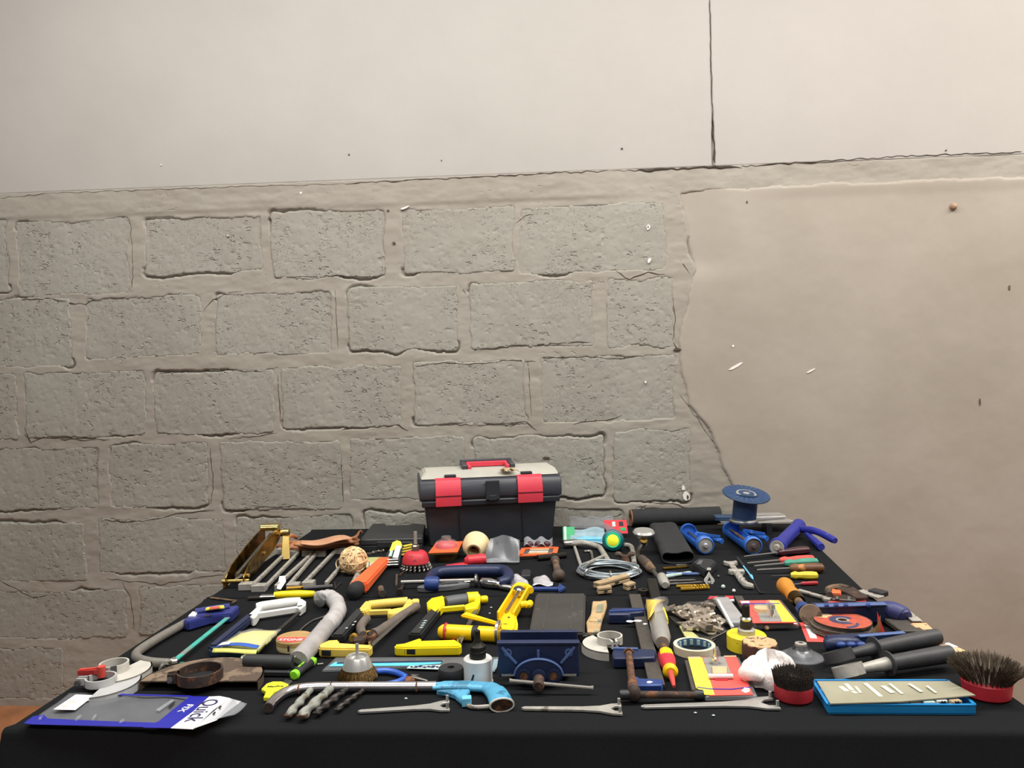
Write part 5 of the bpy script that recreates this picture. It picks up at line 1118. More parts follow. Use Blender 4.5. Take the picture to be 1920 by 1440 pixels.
# plastic bag
t = Th('plastic_bag', 'empty clear bag with blue border and white printed header', 'bag', (240, 1360)); h0 = .004
def slab(name, pts, h, m, th=.0007, label=None): return t.part(name, G().prism(t.P(pts, h), h-th, h), m, label=label)
fl = t.P([(52, 1357), (130, 1299), (372, 1305), (318, 1364)], h0); a, b, c, d = fl[0], fl[3], fl[2], fl[1]
def qd(u, v, z): q = (a*(1-u)+b*u)*(1-v)+(d*(1-u)+c*u)*v; return V(q.x, q.y, z)
t.part('film', G().grid(lambda u, v: qd(u, v, .004+.006*math.sin(math.pi*u)*math.sin(math.pi*v)+.0012*math.sin(u*19+v*6)), 40, 16, .0007), 'film_grey', ang=2)
slab('border', [(44, 1356), (62, 1343), (82, 1340), (90, 1347), (200, 1352), (296, 1355), (312, 1364), (60, 1358)], .0105, 'royal_print', label='blue border')
slab('border', [(205, 1300), (358, 1304), (356, 1306.5), (215, 1303)], .0105, 'royal_print')
slab('blue_band', [(357, 1305), (392, 1306), (362, 1334), (321, 1365), (268, 1364), (298, 1352), (322, 1332)], .0108, 'royal_print', label='blue band')
slab('header', [(392, 1306), (412, 1305), (432, 1309), (400, 1331), (362, 1367), (320, 1365), (362, 1334)], .0109, 'white_print', label='white printed header')
t.part('flap', G().grid(lambda u, v: t.l((432*(1-v)+362*v)+(463-432)*u*(1-v)+62*u*v*(1-.25*v), (1309*(1-v)+1367*v)+10*u*(1-v)-23*u*v+8*u*math.sin(v*math.pi), .011+.012*math.sin(u*2.5)*(1-v*.5)), 10, 16, .0008), 'film', ang=2)
t.part('flap_print', G().grid(lambda u, v: t.l((430*(1-v)+362*v)+(22)*u*(1-v)+44*u*v, (1309*(1-v)+1366*v)+6*u*(1-v)-16*u*v, .0112+.006*math.sin(u*2.0)), 6, 10, .0008), 'white_print', ang=2)
slab('price_label', [(100, 1330), (142, 1302), (186, 1304), (188, 1306), (163, 1314), (141, 1331)], .0125, 'white_paper', label='white paper label')
slab('label_print', [(122, 1318), (130, 1312), (146, 1313), (139, 1319)], .0128, 'pink_print'); slab('label_print', [(112, 1325), (120, 1320), (132, 1321), (126, 1326)], .0128, 'pink_print')
slab('hang_slot', [(292, 1331), (322, 1311), (327, 1313), (299, 1333)], .0110, 'film'); slab('hang_slot_print', [(315, 1325), (326, 1315), (329, 1316), (319, 1326)], .0112, 'ink_black')
t.text('Quick', t.l(386, 1311, .012), t.l(345, 1353, .012), 'ink', .0112, 1.05, bold=.004)
t.text('FIX', t.l(352, 1320, .012), t.l(332, 1334, .012), 'white_print', .0112, .8, bold=.01)
for x, y in ((411, 1325), (400, 1336)): slab('print_mark', [(x-2, y+3), (x+2, y-2), (x+5, y-1), (x+1, y+4)], .0185, 'ink_black')
for x, y, w_, k in ((76, 1346, 4, 6), (146, 1346, 8, 9), (176, 1345, 5, 9), (228, 1352, 6, 6)): t.part('crease', G().tube(curve([t.l(x-w_*.5, y+k*.5, .011), t.l(x, y, .0145), t.l(x+w_*.8, y-k*.5, .011)], 4), [.001]+[.0028]*7+[.001], 6), 'blister')

# lime scraper brush
t = Th('paint_scraper', 'black and lime handled scraper with a bright yellow card blade cover', 'scraper', (508, 1310), to=(592, 1244)); L = t.L
cx = t.l(548, 1280).x; H0 = t.l(556, 1272).x
t.part('handle', G().lathe([(.006, 0), (.0085, .01), (.0075, (L-H0)*.3), (.0095, (L-H0)*.7), (.0085, L-H0-.02)], (H0, 0, .010), (1, 0, 0), 16), 'rubber')
t.part('end_cap', G().lathe([(.0095, 0), (.009, .012), (.004, .022)], (L-.024, 0, .010), (1, 0, 0), 16), 'lime', label='lime green end')
t.part('collar', G().lathe([(.008, 0), (.0105, .003), (.010, .009), (.007, .012)], (H0-.012, 0, .0105), (1, 0, 0), 16), 'lime')
for k in (.18, .35, .62): t.part('grip_stripe', G().bar((H0+(L-H0)*k, .004, .0175), (H0+(L-H0)*(k+.12), .004, .0185), .003, .002), 'lime')
t.part('blade', G().prism(t.P([(526, 1282), (536, 1273), (548, 1276), (540, 1287)], .008), .005, .008), 'steel')
cd_ = t.part('blade_cover', G().prism(t.P([(490, 1293), (500, 1283), (512, 1279), (528, 1279), (541, 1284), (531, 1294), (514, 1298), (506, 1309), (494, 1309), (499, 1298)], .010), .0045, .0115), 'yellow_neon', label='yellow card cover', bevel=.0006)
t.text('MaxPro', t.l(501, 1288.5, .012), t.l(531, 1287.5, .012), 'ink_black', .0118, .9, bold=.01)

# chrome and blue hacksaw
t = Th('hacksaw', 'hacksaw with chrome tube frame and sky blue metal handle', 'hacksaw', (700, 1292), group='hacksaws'); z = .0115
q = curve([t.l(503, 1327, z), t.l(512, 1315, z), t.l(530, 1301, z), t.l(552, 1293, z), t.l(585, 1289, z), t.l(640, 1288, z), t.l(730, 1287.5, z), t.l(818, 1287, z)], 6)
t.part('frame', G().tube(q, .0098, 16), 'chrome_worn'); e = t.l(503, 1327, z); d = e-t.l(508, 1320, z); t.part('tube_mouth', G().lathe([(.0085, 0), (.0085, .0008), (.001, .0008)], e, d, 14), 'rust_dark')
for x in (560, 620, 780): t.part('rust_band', G().lathe([(.0101, 0), (.0101, .003)], t.l(x, 1288.5 if x > 570 else 1292, z), (1, 0, 0), 14), 'rust')
def flat(g, z0, k):
    g.v = [(x, y, z0+(zz-z0)*k) for x, y, zz in g.v]; return g
h_ = t.part('handle', flat(G().tube(curve([t.l(812, 1287, z), t.l(850, 1286, z), t.l(888, 1287, z), t.l(916, 1290, z), t.l(930, 1299, z), t.l(937, 1311, z), t.l(941, 1322, z)], 5), [.0125]*3+[.015]*4+[.016]*8+[.019]*4+[.0215]*5+[.022]*3+[.0225, .0228, .023, .023], 18), z, .55), 'sky_paint', ang=1)
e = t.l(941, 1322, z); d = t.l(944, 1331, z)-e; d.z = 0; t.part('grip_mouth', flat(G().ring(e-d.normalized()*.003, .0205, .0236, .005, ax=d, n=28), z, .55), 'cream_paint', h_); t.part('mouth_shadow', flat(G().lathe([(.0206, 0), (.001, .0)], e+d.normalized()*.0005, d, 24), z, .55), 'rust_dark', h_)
t.part('leg', G().prism(t.P([(816, 1292), (882, 1291), (876, 1300), (884, 1312), (866, 1313), (852, 1300), (836, 1295)], .014), .001, .014), 'sky_paint', h_, bevel=.003)
t.part('foot', G().bar(t.l(866, 1315, .010), t.l(884, 1314, .010), .016, .016), 'sky_light', h_, bevel=.001)
t.part('guard_rod', G().tube(curve([t.l(876, 1322, .005), t.l(890, 1326, .005), t.l(922, 1324, .006)], 4), .004, 8), 'steel_grey')

# cup brush with brass bristles
t = Th('cup_brush', 'cup brush with shiny steel cup and brassy bristles', 'wire brush', (671, 1272)); k = 1.0
t.part('cup', G().lathe([(.030, .022), (.031, .024), (.024, .044), (.0215, .047), (.0195, .046), (.018, .041), (.006, .040)], n=36), 'silver')
t.part('shank', G().tube([(0, 0, .038), (0, 0, .046), (0, 0, .072)], [.006, .0034, .0034], 10), 'silver')
t.part('bristle_core', G().lathe([(.034, .003), (.0375, .008), (.034, .018), (.029, .025)], n=40), 'bristle_brass')
t.part('bristles', bristles(G(), 900, .026, .031, .024, .031, .041, .004, .0008, .003), 'bristle_brass', stuff=True)

# pack of saw blades
t = Th('blade_pack', 'clear sleeve of hacksaw blades with a light blue card', 'blade pack', (620, 1259))
t.part('sleeve', G().prism(t.P([(604, 1258), (630, 1234), (935, 1233), (925, 1261), (868, 1256), (760, 1252), (700, 1255)], .003), .0006, .0044), 'film_grey')
t.part('card', G().prism(t.P([(616, 1249), (629, 1241), (780, 1241), (832, 1238), (825, 1244), (772, 1248), (680, 1248.5)], .0052), .0046, .0052), 'cyan_card', label='light blue card')
t.part('blade', G().bar(t.l(632, 1243, .0056), t.l(830, 1239.5, .0056), .008, .0008), 'navy_saw')
t.part('print_panel', G().prism(t.P([(762, 1253), (768, 1248.5), (828, 1246.5), (822, 1255)], .0052), .0046, .0053), 'ice_card')
for k in range(7): t.part('print_mark', G().bar(t.l(770+k*8, 1251+(k % 2), .0056), t.l(774+k*8, 1250-(k % 3), .0056), .008, .0005), 'ink')
t.part('card_end', G().prism(t.P([(922, 1258), (926, 1236), (934, 1235), (932, 1250), (927, 1259)], .0052), .0046, .0052), 'film_blue')

# blue pliers
t = Th('pliers', 'needle-nose pliers with thin blue handles', 'pliers', (762, 1272)); z = .008
t.part('handle', G().tube(curve([t.l(704, 1259, z), t.l(725, 1258, z), t.l(745, 1262, z), t.l(762, 1270, z)], 5), [.0045]+[.0062]*14+[.005], 10), 'blue_plastic')
t.part('handle', G().tube(curve([t.l(690, 1285, z), t.l(715, 1285, z), t.l(742, 1280, z), t.l(762, 1272, z)], 5), [.0045]+[.0062]*14+[.005], 10), 'blue_plastic')
t.part('pivot', G().prism(t.P([(758, 1275), (760, 1267), (776, 1267), (778, 1274)], .014), .003, .014), 'rust', bevel=.002)
t.part('jaw', G().bar(t.l(772, 1269, .010), t.l(786, 1266, .008), .010, .009, .003, .003), 'steel_dull', bevel=.0008); t.part('jaw', G().bar(t.l(772, 1271, .010), t.l(802, 1277, .007), .011, .010, .003, .003), 'steel', bevel=.0008)

# rubber ring and white hole saw
t = Th('rubber_ring', 'black rubber roller with a small centre hole beside the white hole saw', 'roller', (846, 1274))
t.part('roller', G().lathe([(.0075, .002), (.024, 0), (.0265, .004), (.0265, .020), (.0245, .025), (.0075, .0255)], n=40, closed=True), 'rubber')
t.part('hole_sleeve', G().lathe([(.0072, .004), (.0072, .02), (.001, .012)], n=20), 'ink_black')
t = Th('hole_saw', 'white hole saw with a black arbor', 'hole saw', (897, 1279)); R = .0288
t.part('cup', G().lathe([(R, 0), (R, .048), (R-.002, .050), (.012, .050)], n=40), 'white_plastic')
t.part('slot', G().bar((-.010, -R*.955, .014), (-.006, -R*.985, .026), .0035, .003, up=(0, 1, 0)), 'ink_black')
t.part('arbor', G().lathe([(.0165, .050), (.0168, .054), (.0168, .064), (.015, .066), (.0172, .068), (.0165, .074), (.011, .078), (.009, .082)], n=32), 'black_steel')
t.part('nut', G().lathe([(.015, .0655), (.015, .072)], n=6), 'rust_dark'); t.part('shank', G().lathe([(.0085, .078), (.0075, .086), (.0062, .088), (.006, .104), (.004, .106)], n=6), 'black_steel')
for k in range(26):
    a = 2*math.pi*k/26
    if k % 2 == 0: t.part('tooth', G().bar((R*math.cos(a), R*math.sin(a), .001), (R*math.cos(a+.10), R*math.sin(a+.10), .004), .002, .003), 'white_plastic')

# masonry drill bits
def masonry(label, tail, tip, r, m, turns, sh=.35):
    t = Th('masonry_bit', label, 'drill bit', tail, to=tip, group='masonry drill bits'); L = t.L; z = r+.001
    t.part('shank', G().lathe([(r*.6, 0), (r*.75, .004), (r*.75, L*sh*.55), (r*.6, L*sh*.6), (r*.78, L*sh)], (0, 0, z), (1, 0, 0), 14), m)
    t.part('flute', twist(G(), (L*sh, 0, z), (L, 0, z), r, turns, 2, 14, 44, .46), m, ang=1)
    t.part('tip', G().bar((L-.008, 0, z), (L+.003, 0, z), r*1.7, r*.5), 'rust' if m != 'dark_steel' else m, bevel=.0006)
masonry('pale grey-green masonry bit, first below the chrome saw frame', (586, 1299), (540, 1352), .0085, 'bit_pale', 1.2, .3)
masonry('thickest masonry bit, with a light worn tip', (621, 1301), (566, 1355), .0105, 'bit_pale', 1.0, .3)
masonry('dark masonry bit between the thickest bit and the thinnest', (653, 1299), (594, 1347), .0085, 'dark_steel', 1.4, .25)
masonry('thinnest dark masonry bit, farthest from the chrome tube mouth', (686, 1298), (632, 1338), .0062, 'dark_steel', 1.6, .25)

# pin spanners
spanner('pin spanner lying below the sky blue saw handle', (676, 1338), (843, 1327), .020, 'silver')
spanner('dull tan pin spanner lying in front of the vice', (983, 1332), (1166, 1334), .020, 'steel_grey')
spanner('longest pin spanner, lying in front of the yellow and red card', (1208, 1329), (1455, 1322), .024, 'silver')
for lab, px, py in (('tiny crumb of grit above the first pin spanner', 761, 1311), ('tiny metal shaving behind the dark square plate', 921, 1140), ('tiny metal shaving beside the yellow caulking gun', 918, 1151), ('tiny grit below the longest pin spanner', 1304, 1338), ('tiny crumb of grit near the blue tray corner', 1338, 1343)):
    p = TP(px, py); solo('grit', lab, 'grit', G().ball(p+V(0, 0, .0015), (.003, .002, .0015), 7, 5, .2), 'ice_card', (px, py))

# ================================================================ NEAR TABLE, end nearest the wire brushes
# flat bar clamp
t = Th('bar_clamp', 'sash clamp with blue jaws on a long flat steel bar', 'clamp', (1205, 1292))
a, b = t.l(1190, 1116, .010), t.l(1232, 1286, .010); t.part('bar', G().bar(a, b, .031, .007), 'file_steel', bevel=.001)
t.part('fixed_jaw', G().prism(t.P([(1140, 1146), (1146, 1139), (1206, 1139), (1208, 1146), (1183, 1148), (1181, 1151), (1140, 1151)], .026), .001, .026), 'navy_paint', bevel=.003)
t.part('jaw_edge', G().bar(t.l(1143, 1146, .0265), t.l(1208, 1143, .0265), .012, .003), 'blue_paint')
t.part('sliding_jaw', G().prism(t.P([(1148, 1222), (1151, 1214), (1228, 1217), (1231, 1222), (1228, 1232), (1190, 1233), (1150, 1233)], .024), .001, .024), 'navy_paint', bevel=.003)
t.part('jaw_edge', G().bar(t.l(1150, 1216, .025), t.l(1196, 1217, .025), .008, .004), 'blue_edge')
t.part('screw', G().tube([t.l(1179, 1226, .024), t.l(1185, 1276, .020)], .0075, 12), 'rust'); t.part('screw_pad', G().lathe([(.010, 0), (.011, .004), (.008, .008)], t.l(1179, 1225, .024), (0, 1, .1), 14), 'rust')
t.part('nut_block', G().prism(t.P([(1176, 1281), (1178, 1268), (1196, 1268), (1200, 1271), (1243, 1273), (1242, 1284), (1196, 1284)], .024), .001, .024), 'blue_paint', bevel=.0025)
for x, y, w_ in ((1195, 1164, .010), (1210, 1170, .006), (1218, 1279, .006), (1181, 1165, .010)): t.part('paint_drip', G().ball(t.l(x, y, .0245 if y > 1270 else .0138), (w_, w_*.7, .0015), 10, 5, .2), 'white_paper')
t.part('screw_head', G().ball(t.l(1189, 1300, .017), (.0135, .0135, .016), 16, 10), 'rust_dark'); t.part('collar', G().tube([t.l(1186, 1278, .020), t.l(1189, 1298, .018)], .010, 12), 'rust')
t.part('tommy_bar', G().tube([t.l(1172, 1302, .017), t.l(1306, 1303, .012)], .0065, 12), 'rust_dark')
for x in (1171, 1310): t.part('bar_cap', G().lathe([(.008, -.009), (.0092, -.006), (.0092, .006), (.008, .009)], t.l(x, 1302.5, .016 if x < 1200 else .011), (1, 0, 0), 12), 'black_plastic')

# wrapped chrome tool
t = Th('wrapped_tool', 'chrome tool with a black square shaft in torn yellow wrapping', 'tool', (1240, 1214))
t.part('shaft', G().bar(t.l(1222, 1092, .018), t.l(1233, 1140, .020), .026, .026), 'black_steel', bevel=.003)
t.part('barrel', G().tube([t.l(1231, 1135, .022), t.l(1234, 1165, .022), t.l(1240, 1195, .022), t.l(1242, 1206, .022)], [.017, .021, .021, .015], 16), 'silver')
t.part('tip', G().lathe([(.008, 0), (.010, .006), (.006, .02)], t.l(1243, 1213, .012), (0, -1, 0), 10), 'rust')
g = G().grid(lambda a, b: t.l(1209+42*a+3*b+2*math.sin(b*7), 1120+26*b+2*math.sin(a*6), .016+.034*math.sin(math.pi*a)+.002*math.sin(a*9+b*7)), 16, 18, .0012); t.part('film', g, 'blister', ang=2)
g = G().grid(lambda a, b: t.l(1211+(36-22*b)*a+4*b, 1124+(38-20*a)*b, .020+.029*math.sin(math.pi*(a*.8+.1))+.002*math.sin(a*9+b*7)), 12, 14, .0015); t.part('yellow_wrap', g, 'yellow_worn', ang=2, label='torn yellow wrapping')
t.part('yellow_tie', G().tube(curve([t.l(1244, 1140, .035), t.l(1250, 1158, .02), t.l(1251, 1168, .008), t.l(1246, 1176, .004)], 5), .003, 6), 'yellow')
p = TP(1207, 1115); solo('round_nut', 'small dark round nut beside the black square shaft', 'nut', G().lathe([(.006, 0), (.016, .001), (.016, .014), (.006, .015)], p, (0, 0, 1), 18, closed=True), 'dark_steel', (1207, 1115))

# heap of wire rope clips
GRP = 'heap of metal clips'
def clip_mesh(k):
    g = G(); s = 1.0+.3*random.random()
    if k == 0: g.ring((0, 0, .003), .007*s, .016*s, .006, n=14)
    elif k == 1:
        for x in (-.010, .010): g.tube([(x*s, -.012*s, .006), (x*s, .010*s, .006)], .003*s, 7)
        g.tube([(.010*s*math.cos(a), .010*s+.010*s*math.sin(a), .006) for a in [math.pi*i/8 for i in range(9)]], .003*s, 7); g.box((0, -.008*s, .007), (.034*s, .009*s, .008))
    elif k == 2: g.box((0, 0, .005), (.030*s, .018*s, .003)).box((-.013*s, 0, .011), (.004, .018*s, .012)).lathe([(.006*s, .006), (.006*s, .014)], (.004, 0, 0), n=6)
    else: g.lathe([(.004*s, 0), (.010*s, 0), (.010*s, .009), (.004*s, .009)], n=6, closed=True).tube([(0, 0, .004), (.024*s, .004, .006)], .004*s, 7)
    return mk('pipe_clip', g, 'nickel', None, bevel=0).data
tmp = [clip_mesh(k % 4) for k in range(8)]
for o in [o for o in COL.objects if o.name.startswith('pipe_clip')]: bpy.data.objects.remove(o)
t = Th('card_sheet', 'dark torn card with pale corners under the heap of metal clips', 'card', (1320, 1206))
t.part('card', G().prism(t.P([(1250, 1152), (1290, 1128), (1325, 1128), (1362, 1182), (1334, 1205), (1300, 1200)], .002), .0003, .002), 'plate_dark')
for q in ([(1274, 1174), (1280, 1170), (1290, 1180), (1300, 1186), (1310, 1194), (1290, 1196), (1284, 1192)],): t.part('pale_corner', G().prism(t.P(q, .006), .0021, .006), 'pale_card', label='pale torn corner')
t.part('edge', G().bar(t.l(1334, 1199, .012), t.l(1366, 1183, .014), .003, .004), 'chrome')
hp = []
for i in range(36):
    u, v = random.random(), random.random(); x = 1262+u*80+(v*26)-14*(1-v)*u; y = 1138+v*54
    if i < 5: x, y = 1252+i*8, 1150+i*3.5
    me = tmp[i % 8]; o = bpy.data.objects.new('pipe_clip', me); COL.objects.link(o)
    p = TP(x, y); z = .003+.006*(sum(1 for q in hp if (q-p).length < .022)); hp.append(p)
    o.location = (p.x, p.y, TZ+min(z, .022)); o.rotation_euler = (random.uniform(-.3, .3), random.uniform(-.3, .3), random.uniform(0, 6.3))
    tag(o, 'worn metal clip in the heap on the dark torn card', 'metal clip', GRP)

# strips behind the yellow hole saw
t = Th('plastic_rail', 'long silver plastic sleeve leaning toward the yellow hole saw', 'sleeve', (1383, 1178)); 
t.part('rail', G().bar(t.l(1352, 1124, .012), t.l(1386, 1170, .012), .040, .014), 'silver_card', bevel=.003); t.part('edge', G().bar(t.l(1346, 1126, .019), t.l(1374, 1177, .019), .006, .006), 'white_plastic')
t.part('red_end', G().box(t.l(1383, 1170, .012), (.035, .03, .016)), 'film', bevel=.002)
t = Th('black_pack', 'flat black pack with red print at the table seam', 'pack', (1330, 1124))
t.part('pack', G().prism(t.P([(1322, 1130), (1378, 1128), (1376, 1117), (1330, 1116)], .010), .001, .010), 'black_plastic', bevel=.001)
for q in ([(1327, 1123), (1346, 1121), (1346, 1118), (1331, 1118)], [(1357, 1123), (1376, 1122), (1375, 1117), (1360, 1117)]): t.part('red_print', G().prism(t.P(q, .0108), .0101, .0108), 'red_worn')
t.part('white_print', G().prism(t.P([(1366, 1127), (1377, 1126), (1376, 1123.5), (1367, 1124)], .0108), .0101, .0110), 'white_paper')
A, B = TP(1384, 1126), TP(1396, 1148); solo('file_blade', 'short dark green flat blade beside the silver sleeve', 'blade', G().bar(A+V(0, 0, .010), B+V(0, 0, .010), .020, .006), 'file_steel', (1384, 1126))

# blister cards
t = blister('red and yellow blister card holding a router bit, behind the yellow hole saw', [(1412, 1168), (1494, 1167), (1461, 1125), (1386, 1126)], .020,
    [(None, 'red_card'), ([(1466, 1166), (1493, 1166), (1460, 1126), (1442, 1126)], 'yellow_card'), ([(1427, 1166), (1467, 1165), (1450, 1133), (1414, 1133)], 'board_grey'), ([(1390, 1131), (1406, 1130.5), (1404, 1127), (1389, 1127.5)], 'white_print'), ([(1391, 1133.5), (1462, 1132.5), (1461, 1131), (1390, 1131.7)], 'royal_print')])
P = t.P([(1400, 1173), (1500, 1170), (1466, 1128), (1388, 1130)], .012); t.part('tray', G().prism(P, .001, .017), 'blister', bevel=.003)
t.part('front_lip', G().bar(t.l(1414, 1172, .008), t.l(1496, 1170, .008), .012, .012), 'chrome', bevel=.003); c = t.l(1447, 1158, .02)
t.part('bit_shank', G().lathe([(.006, .0), (.006, .02), (.009, .022), (.009, .03), (.002, .032)], c, (0, .1, 1), 14), 'chrome'); t.part('wood_insert', G().lathe([(.020, 0), (.018, .008), (.002, .009)], t.l(1428, 1145, .0205), (0, 0, 1), 18), 'kraft')
t.part('dome', G().lathe([(.014, 0), (.013, .034), (.010, .040), (.001, .041)], c, (0, .1, 1), 20), 'blister')
t = blister('yellow and red blister card standing out in front, holding a tan insert', [(1330, 1304), (1412, 1302), (1381, 1232), (1290, 1233)], .012,
    [(None, 'red_card'), ([(1290, 1234), (1316, 1233), (1328, 1266), (1340, 1303), (1321, 1303), (1318, 1296), (1305, 1290)], 'yellow_card'), ([(1318, 1234), (1358, 1231), (1370, 1262), (1328, 1266)], 'board_grey'), ([(1291, 1235), (1314, 1234), (1313, 1231.5), (1290, 1232)], 'kraft'), ([(1359, 1232), (1381, 1232), (1380, 1229.5), (1357, 1230)], 'kraft'),
     ([(1306, 1288), (1330, 1291.5), (1370, 1292), (1407, 1288), (1407, 1289.5), (1372, 1293.6), (1330, 1293), (1307, 1289.5)], 'royal_print'), ([(1390, 1296), (1396, 1290), (1405, 1291), (1406, 1297), (1398, 1300)], 'white_print')])
P = t.P([(1322, 1312), (1421, 1310), (1386, 1236), (1296, 1238)], .004); t.part('tray', G().prism(P, .0005, .0095), 'blister', bevel=.002)
t.part('front_lip', G().bar(t.l(1322, 1309, .006), t.l(1419, 1307, .006), .006, .010), 'film', bevel=.002)
c = t.l(1341, 1244, .0125); t.part('bit_shank', G().lathe([(.007, 0), (.007, .012), (.004, .014), (.004, .030), (.001, .031)], c, (0, 0, 1), 14), 'chrome'); t.part('dome', G().lathe([(.012, 0), (.011, .024), (.007, .034), (.001, .035)], c, (0, 0, 1), 20), 'blister')
t.part('insert', G().prism(t.P([(1336, 1262), (1363, 1262), (1363, 1249), (1335, 1249)], .016), .0125, .016), 'kraft', bevel=.0006); t.part('tube', G().tube([t.l(1328, 1268, .017), t.l(1374, 1268, .017)], .0048, 10), 'white_plastic', label='white tube')
t.part('tube_print', G().bar(t.l(1340, 1273, .013), t.l(1364, 1273, .013), .012, .0015), 'red')
t.text('TOOLS', t.l(1344, 1297, .013), t.l(1384, 1296.5, .013), 'white_print', .0128, .7, bold=.01) if False else None
t = Th('steel_strip', 'dark thin strip beside the yellow and red card', 'strip', (1300, 1300)); t.part('strip', G().bar(t.l(1289, 1240, .006), t.l(1303, 1296, .006), .012, .006), 'file_steel', bevel=.001)

# yellow hole saw
t = Th('hole_saw', 'bright yellow hole saw with a dark steel arbor', 'hole saw', (1400, 1215)); R = .0425
t.part('cup', G().lathe([(R, 0), (R, .030), (R-.002, .032), (.016, .032)], n=44), 'yellow_saw'); t.part('arbor', G().lathe([(.019, .032), (.019, .042), (.016, .044)], n=32), 'steel_grey')
t.part('nut', G().lathe([(.013, .044), (.0135, .046), (.0135, .060), (.012, .062)], n=6), 'dark_steel'); t.part('collar', G().lathe([(.012, .062), (.0135, .066), (.010, .070)], n=18), 'steel'); t.part('shank', G().lathe([(.0085, .068), (.0085, .094), (.006, .097)], n=6), 'black_steel')
# masking tape
t = Th('tape_roll', 'flat roll of masking tape with a blue printed core', 'tape roll', (1302, 1228)); R = .045
c = t.l(1302, 1222, 0); c.z = 0; t.part('tape', G().ring(c, R*.83, R, .017, n=52), 'tape_cream'); t.part('core', G().ring(c, R*.80, R*.828, .0175, n=52), 'tape_core', label='blue printed core')
for k in range(7): a = math.pi*(.08+.14*k); t.part('core_print', G().box((c.x+R*.792*math.cos(a), c.y+R*.792*math.sin(a), .009), (.003, .007, .011), rz=a), 'ice_card')
# insulated screwdriver
t = Th('screwdriver', 'insulated red and yellow screwdriver pointing at the table front', 'screwdriver', (1264, 1299), to=(1247, 1240)); L = t.L; z = .0185
hc = t.l(1258, 1277).x; t.part('shaft', G().tube([(0, 0, .012), (hc*.5, 0, .015), (hc, 0, z)], [.003, .0055, .006], 10), 'red_lever', label='red insulated shaft')
t.part('guard', G().lathe([(.010, 0), (.0155, .006), (.0145, .014), (.011, .02)], (hc-.004, 0, z), (1, 0, 0), 18), 'orange_wood' if False else 'yellow_gun')
HL = L-hc-.012; t.part('handle', G().lathe([(.010, 0), (.014, HL*.15), (.0175, HL*.5), (.0165, HL*.8), (.011, HL*.97), (.004, HL)], (hc+.014, 0, z), (1, 0, 0), 20), 'red')
t.part('grip_panel', G().lathe([(.0105, HL*.25), (.0155, HL*.42), (.0178, HL*.6), (.0168, HL*.82), (.0115, HL*.98), (.003, HL*1.004)], (hc+.014, 0, z+.0009), (1, 0, 0), 20, cap=False, a0=math.radians(-138), a1=math.radians(-42)), 'yellow_gun', label='yellow grip panel')

# log slice, rag, front cup brush, backing pad
t = Th('log_slice', 'short slice of branch with bark and a dark split top', 'log', (1425, 1240)); pr = []
g = G(); n = 30; jit = [random.uniform(.93, 1.05) for _ in range(n)]; R = .037; rows = []
for r, z in ((R*.97, 0), (R, .012), (R*1.01, .026), (R*.98, .040)): rows.append([V(r*jit[k]*math.cos(2*math.pi*k/n), r*jit[k]*math.sin(2*math.pi*k/n), z+.002*math.sin(k*2.3)) for k in range(n)])
for i, rw in enumerate(rows): g.v += [tuple(p) for p in rw]
for i in range(3):
    for k in range(n): g.f.append((i*n+k, i*n+(k+1) % n, (i+1)*n+(k+1) % n, (i+1)*n+k))
g.f.append(tuple(range(n-1, -1, -1))); t.part('bark', g, 'bark', ang=1.2)
t.part('cut_face', G().prism([V(R*.96*jit[k]*math.cos(2*math.pi*k/n), R*.96*jit[k]*math.sin(2*math.pi*k/n), 0) for k in range(n)], .036, .0425), 'log_face', bevel=.001)
for a, l_ in ((.6, .03), (1.2, .022), (2.4, .026), (3.6, .018)): t.part('split', G().bar((.012*math.cos(a)-.004, .012*math.sin(a)+.006, .0428), (-.004+l_*math.cos(a), .006+l_*math.sin(a), .0428), .003, .001, .0006), 'bark')
t = Th('cotton_rag', 'crumpled white cotton rag between the log slice and the dark cup brush', 'rag', (1440, 1292))
g = G()
def rag(a, b):
    th = 2*math.pi*a; ph = math.pi*.5*b; k = 1+.12*math.sin(3*th+2*ph)+.08*math.sin(7*th+5*b)+.05*math.sin(13*th+9*b)
    return V(.050*k*math.cos(th)*math.cos(ph)+.010, .044*k*math.sin(th)*math.cos(ph)+.035, .002+.052*math.sin(ph)*k*(1+.15*math.sin(th*2+1)))
g.grid(rag, 44, 16); t.part('cloth', g, 'cotton', ang=2)
t.part('fold', G().tube(curve([(-.044, .022, .022), (-.030, .0, .030), (-.012, -.006, .022)], 6), [.009, .012, .014, .014, .014, .014, .014, .013, .012, .011, .010, .009, .008], 10), 'cotton', ang=2)
t.part('stain', G().ball((-.040, .006, .020), (.008, .006, .008), 10, 7), 'pink_print', label='small pinkish stain')
t = Th('cup_brush', 'dark wire cup brush with a red base beside the white rag', 'wire brush', (1488, 1310)); R = .034
t.part('base', G().lathe([(R*.90, 0), (R, .004), (R*1.02, .024), (R*.99, .027), (R*.90, .027)], n=40), 'red_dark', label='red base')
t.part('bristle_core', G().lathe([(R*.90, .026), (R*.92, .042), (R*.4, .040)], n=36), 'bristle_dark'); t.part('bristles', bristles(G(), 1500, R*.2, R*.98, .026, R*.3, R*1.12, .049, .0009, .005), 'bristle_dark', stuff=True)
t = Th('backing_pad', 'clear grey cone-shaped backing pad with a centre nut', 'backing pad', (1502, 1232)); R = .046
t.part('pad', G().lathe([(R, 0), (R*1.0, .002), (R*.6, .012), (R*.34, .021), (R*.28, .025)], n=44), 'film_grey'); t.part('cone', G().lathe([(R*.62, .009), (R*.36, .021), (R*.30, .025), (R*.1, .026)], n=36), 'black_plastic'); t.part('nut', G().lathe([(.005, .024), (.012, .024), (.012, .030), (.005, .031)], n=20, closed=True), 'steel_grey')
